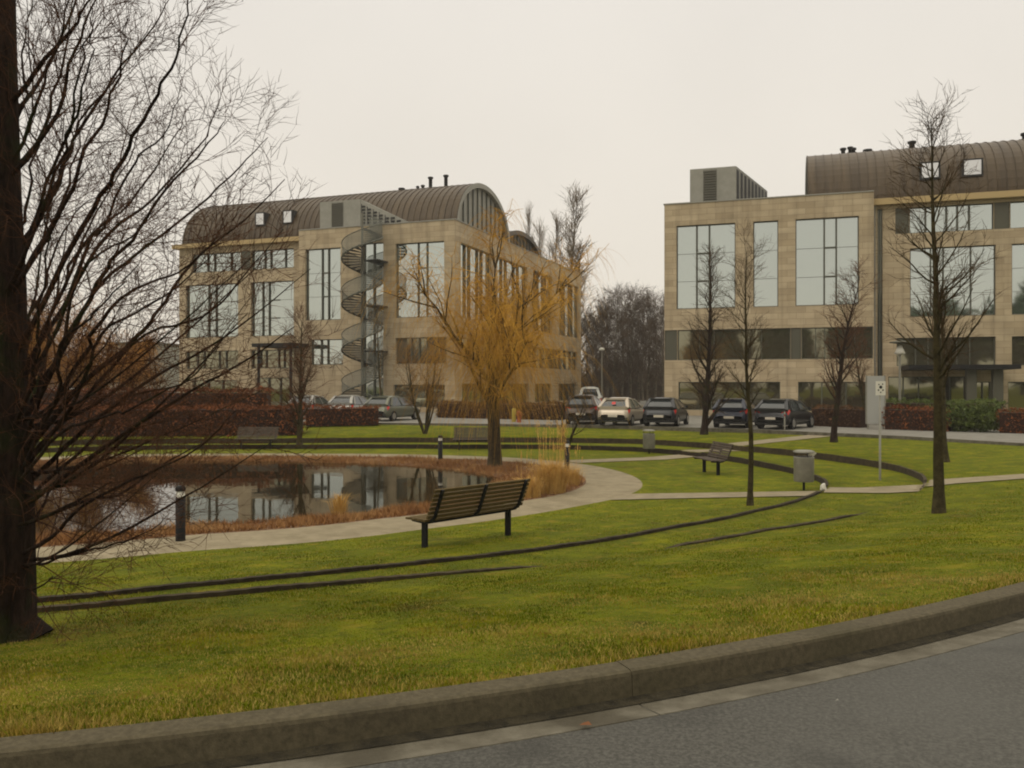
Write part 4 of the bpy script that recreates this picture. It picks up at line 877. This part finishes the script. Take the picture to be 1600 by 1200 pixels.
# distant house and sheds at far left, van parks behind
B3 = Bld('distant_building', 165, 150, 8, 'pale low building far off at left, seen through the branches')
facade(B3, 'x', 0, 0, 9, 0, 9, [(1, 3.6, 5.8, 7.6, dict(g='glass_dark', mull=[.5])), (5, 8, 5.8, 7.6, dict(g='glass_dark', mull=[.5])), (1, 3.6, 2.6, 4.4, dict(g='glass_dark', mull=[.5])), (5, 8, 2.6, 4.4, dict(g='glass_dark', mull=[.5]))], mname='vent_metal')
mb = MB(); mb.box((-.3, -.3, 9.01), (9.3, 9, 9.5)); mb.build('roof', 'panel_grey', B3.e)
MB().face((0, 0, 0), (0, 9, 0), (0, 9, 9), (0, 0, 9)).build('wall', 'vent_metal', B3.e); MB().face((9, 0, 0), (9, 9, 0), (9, 9, 9), (9, 0, 9)).build('wall', 'vent_metal', B3.e)

# ------------------------------------------------------------------ street furniture
def bench(name, p, rz, label, m='wood', length=1.85, lx=None):
    """local +y is the side one sits facing; backrest at -y"""
    e = thing(name, p, label, 'bench', rz, 'benches around the pond'); h = .46
    lx = lx or length*.36
    for x in (-lx, lx): MB().box((x-.024, -.03, -.1), (x+.024, .07, h-.02)).build('leg', 'metal_dark', e)
    mb = MB()
    for x in (-length*.44, 0, length*.44):
        pts = [Vector((x, .30, h-.035)), Vector((x, .0, h-.05)), Vector((x, -.13, h-.015)), Vector((x, -.225, h+.06)), Vector((x, -.405, h+.49))]
        for a, b in zip(pts, pts[1:]): mb.bar(a, b, .03, .03, (1, 0, 0)) if False else mb.bar(a, b, .045, .035)
    mb.box((-length*.44, -.02, h-.07), (length*.44, .04, h-.03)); mb.build('frame', 'metal_dark', e)
    mb = MB()
    for k in range(4): y = .28-.12*k; mb.box((-length/2, y-.045, h-.012), (length/2, y+.045, h+.018))
    mb.build('seat', m, e); mb = MB()
    for k in range(7):
        t = k/6; y = -.185-.175*t; z = h+.065+.41*t
        T = Matrix.Translation((0, y, z)) @ Matrix.Rotation(math.radians(23), 4, 'X'); mb.box((-length/2, -.013, -.026), (length/2, .013, .026), T=T)
    mb.build('backrest', m, e); return e
def bench_at(pa, pb, label, m='wood', length=1.85, flip=False):
    d = pb-pa; c = (pa+pb)/2; rz = math.atan2(d.y, d.x); L0 = math.hypot(d.x, d.y); print('BENCH', L0, c)
    return bench('park_bench', c, rz, label, m, length, L0/2)
bench_at(gp(665, 856), gp(795, 837), 'large slatted wooden bench in the foreground, seen from behind, facing the pond', length=2.12)
bench('park_bench', gp(742, 703), math.pi-.05, 'distant brown bench beyond the pond, left of the willow trunk', 'wood_old', 1.9)
bench('park_bench', gp(1112, 740), math.radians(100), 'wooden bench seen end-on on the lawn at the right of the path', 'wood_old', 1.5)
bench('park_bench', gp(400, 702), math.pi, 'far grey bench in front of the red hedge, left of the other benches', 'wood_old', 1.8)
def bollard(p, label, h=.95):
    e = thing('bollard_light', p, label, 'bollard', 0, 'bollard lights beside the pond path')
    MB().lathe((0, 0, 0), [(.085, -.1), (.085, h-.2)], 20).build('post', 'metal_dark', e, True)
    MB().lathe((0, 0, h-.2), [(.075, 0), (.075, .11)], 20).build('lens', 'white', e, True)
    MB().lathe((0, 0, h-.09), [(.088, 0), (.088, .06), (.06, .09), (.02, .1)], 20).build('cap', 'metal_dark', e, True)
bollard(gp(282, 845), 'big dark bollard light at left, nearest of the three', .98)
bollard(gp(688, 718), 'far bollard light on the opposite bank, left of the willow', .9)
bollard(gp(886, 734), 'bollard light beside the straw-coloured grass at the path bend', .95)
def bin_(p, h, label, rz=0, litter=False):
    e = thing('litter_bin', p, label, 'litter bin', rz, 'grey litter bins'); 
    MB().lathe((0, 0, -.05), [(.03, 0), (.03, h*.3)], 10).build('post', 'metal_dark', e)
    MB().lathe((0, 0, h*.22), [(.235, 0), (.245, .02), (.245, h*.6), (.25, h*.62)], 24).build('body', 'steel', e, True)
    c = MB(); 
    for k in range(3): a = k*2.1+.4; c.tube([Vector((.215*math.cos(a), .215*math.sin(a), h*.82)), Vector((.215*math.cos(a), .215*math.sin(a), h*.97))], [.012, .012], 6)
    c.lathe((0, 0, h*.80), [(.22, 0), (.22, .04)], 20); c.build('rim', 'black_plastic', e)
    MB().lathe((0, 0, h*.95), [(.26, 0), (.26, .03), (.18, .055), (.02, .065)], 24).build('lid', 'steel', e, True)
    if litter:
        g = random.Random(3); l = MB()
        for k in range(7): p0 = Vector((.1+g.uniform(-.08, .08), -.19+g.uniform(-.05, .03), h*.88+g.uniform(-.03, .03))); l.face(p0, p0+Vector((.07, .0, .03)), p0+Vector((.05, -.03, .08)), p0+Vector((-.02, -.02, .06)))
        l.build('rubbish', 'white', e)
    return e
bin_(gp(1256, 766), 1.0, 'near grey litter bin by the side path, stuffed with white rubbish', .2, True)
bin_(gp(1014, 709), .98, 'distant grey litter bin beyond the pond, on the far lawn', .8)
# white bag at the end of the inner edge
p = gp(1287, 767); g3 = np.random.default_rng(5); pts_ = g3.normal(size=(26, 3)); pts_ /= np.linalg.norm(pts_, axis=1)[:, None]
import bmesh
bm = bmesh.new(); [bm.verts.new(q*[.08, .06, .09]*(1+.25*g3.random())+[0, 0, .08]) for q in pts_]; bmesh.ops.convex_hull(bm, input=bm.verts)
me = bpy.data.meshes.new('plastic_bag'); bm.to_mesh(me); bm.free(); me.materials.append(M['white']); o = bpy.data.objects.new('plastic_bag', me); o.location = p; col.objects.link(o); tag(o, 'small crumpled white bag lying where the inner edge meets the side path', 'bag')
# sign post
p = gp(1375, 750); e = thing('sign_post', p, 'thin grey post with small white pictogram sign on the lawn', 'sign')
MB().lathe((0, 0, -.1), [(.03, 0), (.03, 2.65)], 10).build('pole', 'steel', e, True)
s_ = MB().box((-.13, -.045, 2.28), (.13, -.032, 2.66)).build('sign_plate', 'white', e); s_['label'] = 'white plate with dark marks'
q = MB()
for (cx, cz, r) in ((0, 2.50, .045), (-.06, 2.42, .022), (.06, 2.42, .022), (-.05, 2.57, .02), (.05, 2.58, .02), (0, 2.36, .02)):
    q.face(*[(cx+r*math.cos(a*math.pi/5), -.048, cz+r*math.sin(a*math.pi/5)) for a in range(10)])
q.build('pictogram', 'black_plastic', s_)
# notice board
d = 43.0; x, y = px2(1368, d); e = thing('notice_board', (x, y, .0), 'tall light grey blank notice board on two legs by the hedge', 'notice board', math.radians(-14))
MB().box((-.40, -.06, .32), (.40, .06, 2.7)).build('panel', 'sign_grey', e); MB().box((.401, -.07, .3), (.46, .07, 2.72)).box((-.46, -.07, .3), (-.401, .07, 2.72)).build('frame', 'steel', e)
for s in (-.36, .36): MB().box((s-.03, -.04, -.05), (s+.03, .04, .32)).build('leg', 'steel', e)
# lamps
def lamp(px, py0, py1, d, label, disk=False):
    x, y = px2(px, d); h = EYE+(HZ-py0)*d/F; e = thing('street_lamp', (x, y, 0), label, 'street lamp', 0, 'car park lamps')
    MB().lathe((0, 0, 0), [(.08, 0), (.05, h-.2), (.05, h-.1)], 10).build('pole', 'steel', e, True)
    if disk:
        MB().lathe((0, 0, h-.05), [(.1, 0), (.55, .06), (.5, .12), (.05, .2)], 20).build('lamp_head', 'panel_grey', e, True); MB().lathe((0, 0, h-.65), [(.1, 0), (.28, .08), (.1, .5)], 16).build('lens', 'white', e, True)
    else: MB().lathe((0, 0, h-.1), [(.1, 0), (.26, .05), (.22, .2), (.05, .26)], 16).build('lamp_head', 'white', e, True)
lamp(940.5, 546, 620, 78, 'slim street lamp with white head between the two buildings')
lamp(1406, 536, 633, 47, 'street lamp with wide disc head in front of the right building', True)
# hydrant pair
x, y = px2(803, 51); e = thing('marker_post', (x, y, .06), 'yellow marker post at the car park edge behind the willow', 'post')
MB().lathe((0, 0, 0), [(.12, 0), (.13, .5), (.13, .72), (.07, .8)], 14).build('post', 'yellow', e, True); MB().lathe((0, 0, .8), [(.07, 0), (.06, .06)], 12).build('cap', 'black_plastic', e)
x, y = px2(811, 50.5); e = thing('fire_hydrant', (x, y, .06), 'small red hydrant beside the yellow marker post', 'hydrant')
MB().lathe((0, 0, 0), [(.16, 0), (.13, .05), (.13, .5), (.15, .52), (.12, .62), (.03, .68)], 14).build('body', 'redp', e, True); MB().tube([Vector((-.2, 0, .42)), Vector((.2, 0, .42))], [.05, .05], 8).build('outlet', 'redp', e)
# short white post by the black car
x, y = px2(1226, 41.5); e = thing('white_post', (x, y, -.05), 'short thin white post on the lawn edge in front of the black hatchback', 'post'); MB().lathe((0, 0, 0), [(.035, 0), (.035, 1.0), (.01, 1.03)], 10).build('post', 'steel', e, True); MB().lathe((0, 0, .8), [(.037, 0), (.037, .1)], 10).build('band', 'redp', e)

# ------------------------------------------------------------------ cars
def car(p, rz, pm, label, kind='hatch', redsticker=False):
    """local +y forward, origin under the middle"""
    e = thing('parked_car', p, label, 'car', rz, 'cars in the car park'); Ln = 4.2 if kind != 'suv' else 4.5; H = {'hatch': 1.5, 'estate': 1.48, 'suv': 1.62, 'van': 2.0}[kind]; hw = .87
    k = H/1.5
    # lower body: (y, half width, bottom, top)
    st = [(-2.10, .66, .34, .62), (-2.08, .78, .24, .80), (-2.0, .84, .22, .93), (-1.75, .87, .21, .97), (-1.2, .88, .20, .96), (-.3, .88, .20, .94), (.6, .88, .20, .92), (1.0, .87, .20, .90), (1.5, .85, .21, .82), (1.9, .80, .22, .72), (2.06, .70, .26, .62), (2.1, .55, .32, .52)]
    mb = MB(); n = 12
    for (y, w, b, t) in st:
        y *= Ln/4.2; t *= k**.8
        for (a, c) in ((-.80, 0), (-1, .22), (-1.0, .50), (-.985, .72), (-.93, .93), (-.75, 1.0), (.75, 1.0), (.93, .93), (.985, .72), (1.0, .50), (1, .22), (.80, 0)): mb.v.append((a*w, y, b+(t-b)*c))
    for i in range(len(st)-1):
        for j in range(n): j2 = (j+1) % n; a = i*n; mb.f.append((a+j, a+j2, a+n+j2, a+n+j))
    mb.f.append(tuple(range(n))); mb.f.append(tuple((len(st)-1)*n+j for j in reversed(range(n))))
    body = mb.build('body', pm, e, True)
    back = {'hatch': -1.98, 'estate': -2.04, 'suv': -2.02, 'van': -2.05}[kind]; rb = {'hatch': -1.34, 'estate': -1.46, 'suv': -1.6, 'van': -1.98}[kind]
    # cabin: glass shell with roof on top
    zb = .97*k**.8
    cs = [(back, zb, back+.02, .0), (rb, H-.08, 0, 0), (-.6, H, 0, 0), (.15, H-.03, 0, 0), (1.15, zb-.03, 0, 0)]
    gl = MB(); prof = [(back*Ln/4.2, zb-.03, zb+.0), ((back*.55+rb*.45)*Ln/4.2, zb, zb+(H-zb)*.55), (rb*Ln/4.2, zb, H-.07), (-.9, zb, H-.01), (-.2, zb, H-.02), (.25, zb, H-.09), (.75, zb, zb+(H-zb)*.42), (1.2, zb-.06, zb-.02)]
    for (y, z0, z) in prof:
        f_ = (z-zb)/(H-zb); wr = hw*.95-.29*max(f_, 0)
        for (a, z_) in ((-hw*.955, z0-.05), (-wr, z-.04*f_), (-wr*.85, z), (wr*.85, z), (wr, z-.04*f_), (hw*.955, z0-.05)): gl.v.append((a, y, z_))
    for i in range(len(prof)-1):
        for j in range(5): a = i*6; gl.f.append((a+j, a+j+1, a+6+j+1, a+6+j))
    gl.build('windows', 'car_glass', e, False)
    rf = MB(); rp = prof[2:6]
    for (y, z0, z) in rp:
        f_ = (z-zb)/(H-zb); wr = hw*.95-.29*f_
        for (a, z_) in ((-wr-.012, z-.075), (-wr-.006, z-.02), (-wr*.7, z+.035), (wr*.7, z+.035), (wr+.006, z-.02), (wr+.012, z-.075)): rf.v.append((a, y, z_))
    for i in range(len(rp)-1):
        for j in range(5): a = i*6; rf.f.append((a+j, a+j+1, a+6+j+1, a+6+j))
    yb = back*Ln/4.2; yr = rb*Ln/4.2
    for s in (-1, 1):
        def wz(z): return s*(hw*.965-.29*(z-zb)/(H-zb))
        zr = H-.08
        rf.bar((s*hw*.88, yb+.02, zb-.02), (wz(zr)*.93, yr, zr+.01), .17, .16)           # rear pillars
        rf.bar((wz(zb), yb+.30+(.25 if kind != 'hatch' else .15), zb-.02), (wz(zr), yr+.28, zr), .03, .16, (0, 1, 0))
        rf.bar((wz(zb), -.25, zb-.02), (wz(zr), -.3, zr), .02, .07, (0, 1, 0)); rf.bar((wz(zb)*.98, 1.18, zb-.05), (wz(zr)*.97, .27, zr), .03, .07, (0, 1, 0))
    rf.bar((-.58, yr-.06, H-.07), (.58, yr-.06, H-.07), .20, .10); rf.bar((-.74, yb+.03, zb+.01), (.74, yb+.03, zb+.01), .16, .16)
    rf.build('roof', pm, e, False)
    yb2 = -2.1*Ln/4.2; zt0 = .84*k**.8
    for s in (-1, 1):
        tl = MB(); z0 = zt0-.12 if kind == 'hatch' else zt0-.05
        tl.v = [(s*.50, yb2+.02, z0-.05), (s*.84, yb2+.14, z0-.06), (s*.885, yb2+.32, z0+.1), (s*.87, yb2+.30, z0+.2), (s*.80, yb2+.12, z0+.17), (s*.56, yb2+.03, z0+.08)]; tl.f = [(0, 1, 4, 5), (1, 2, 3, 4)]
        tl.build('tail_light', 'tail', e)
        for y in (-1.3, 1.3):
            w = MB(); y *= Ln/4.2; w.tube([Vector((s*.70, y, .31)), Vector((s*.895, y, .31))], [.315, .315], 20); t = w.build('wheel', 'rubber', e)
            w = MB(); w.tube([Vector((s*.88, y, .31)), Vector((s*.902, y, .31))], [.2, .19], 16); w.build('rim', 'alloy', t)
        MB().bar((s*.86, .75, zb+.02), (s*1.0, .78, zb+.06), .12, .12).build('mirror', pm, e)
    MB().box((-.26, yb2-.02, .5*k), (.26, yb2+.02, .5*k+.12)).build('number_plate', 'plate', e)
    MB().box((-.78, yb2+.0, .25), (.78, yb2+.10, .38)).box((-.80, yb2-.035, .42), (.80, yb2+.06, .47)).build('bumper', 'black_plastic', e)
    if redsticker: MB().face((-.1, back*Ln/4.2+.08, zb+.2), (.1, back*Ln/4.2+.08, zb+.2), (.1, back*Ln/4.2+.16, zb+.32), (-.1, back*Ln/4.2+.16, zb+.32)).build('sticker', 'tail', e)
    return e
def park(px, d, yaw, pm, label, kind='hatch', **k):
    x, y = px2(px, d); return car((x, y, .06), -math.radians(yaw), pm, label, kind, **k)
park(915, 49.5, 12, 'paint_brown', 'dark brown estate car, leftmost of the row right of the willow', 'suv')
park(973, 47.5, 22, 'paint_beige', 'beige-silver hatchback with a red sticker in its rear window', redsticker=True)
park(1042, 47.0, 22, 'paint_black', 'black hatchback parked right of the beige-silver hatchback')
park(1152, 45.5, 26, 'paint_navy', 'dark navy estate car behind the slim tree, left of the big black hatchback', 'estate')
park(1228, 44.0, 38, 'paint_black', 'big black hatchback at the right end of the row beside the white post', 'estate')
park(614, 53.5, 24, 'paint_green', 'grey-green hatchback at the right end of the red hedge')
park(551, 57, 14, 'paint_silver', 'silver car half hidden by the short red hedge', 'hatch')
park(488, 57, 10, 'paint_silver', 'silver car behind the hedge beside the brown twiggy tree', 'hatch')
park(360, 57, 8, 'paint_white', 'white car roof showing above the hedge, middle of the left car park', 'suv')
park(230, 56, 6, 'paint_silver', 'silver car above the hedge seen through the dark branches', 'suv')
park(112, 52, 5, 'paint_white', 'white van behind the hedge close to the orange willows', 'van')
park(921, 66, 4, 'paint_white', 'white van beyond the dark brown estate car', 'van')

# fallen leaves and litter on gutter, road and lawn
lm = []
for (px, py) in ((915, 1139), (1308, 1101), ):
    lm.append((px, py))
for i, (px, py) in enumerate(lm):
    d = (EYE-.69)*F/(py-HZ); x = (px-800)/F*d; s = .009 if i else .03; g_ = MB()
    g_.face((-s, 0, .004), (0, -s*.5, .010), (s, 0, .004), (s*.5, s*.7, .014), (-s*.4, s*.6, .006)); o = g_.build('fallen_leaf', 'leafbit' if i in (0, 2) else 'scrap')
    o.location = (x, d, .705); tag(o, ['curled brown leaf lying in the gutter', 'tiny white scrap on the asphalt, right of the kerb joint', 'small brown leaf near the kerb at bottom left', 'tiny white scrap on the asphalt near the gutter', 'pale scrap on the asphalt at far right'][i], 'leaf' if i in (0, 2) else 'scrap')

# ------------------------------------------------------------------ damp winter air
hz = MB().box((-300, -90, -3), (300, 260, 40)).build('haze', 'soil'); hz['kind'] = 'stuff'; hz['label'] = 'thin damp winter air'
hm = bpy.data.materials.new('haze'); hm.use_nodes = True; t = hm.node_tree; t.nodes.clear()
ho = N(t, 'ShaderNodeOutputMaterial'); hv = N(t, 'ShaderNodeVolumePrincipled'); hv.inputs['Density'].default_value = .0006; hv.inputs['Color'].default_value = (.93, .90, .85, 1)
t.links.new(hv.outputs[0], ho.inputs['Volume']); hz.data.materials.clear(); hz.data.materials.append(hm)
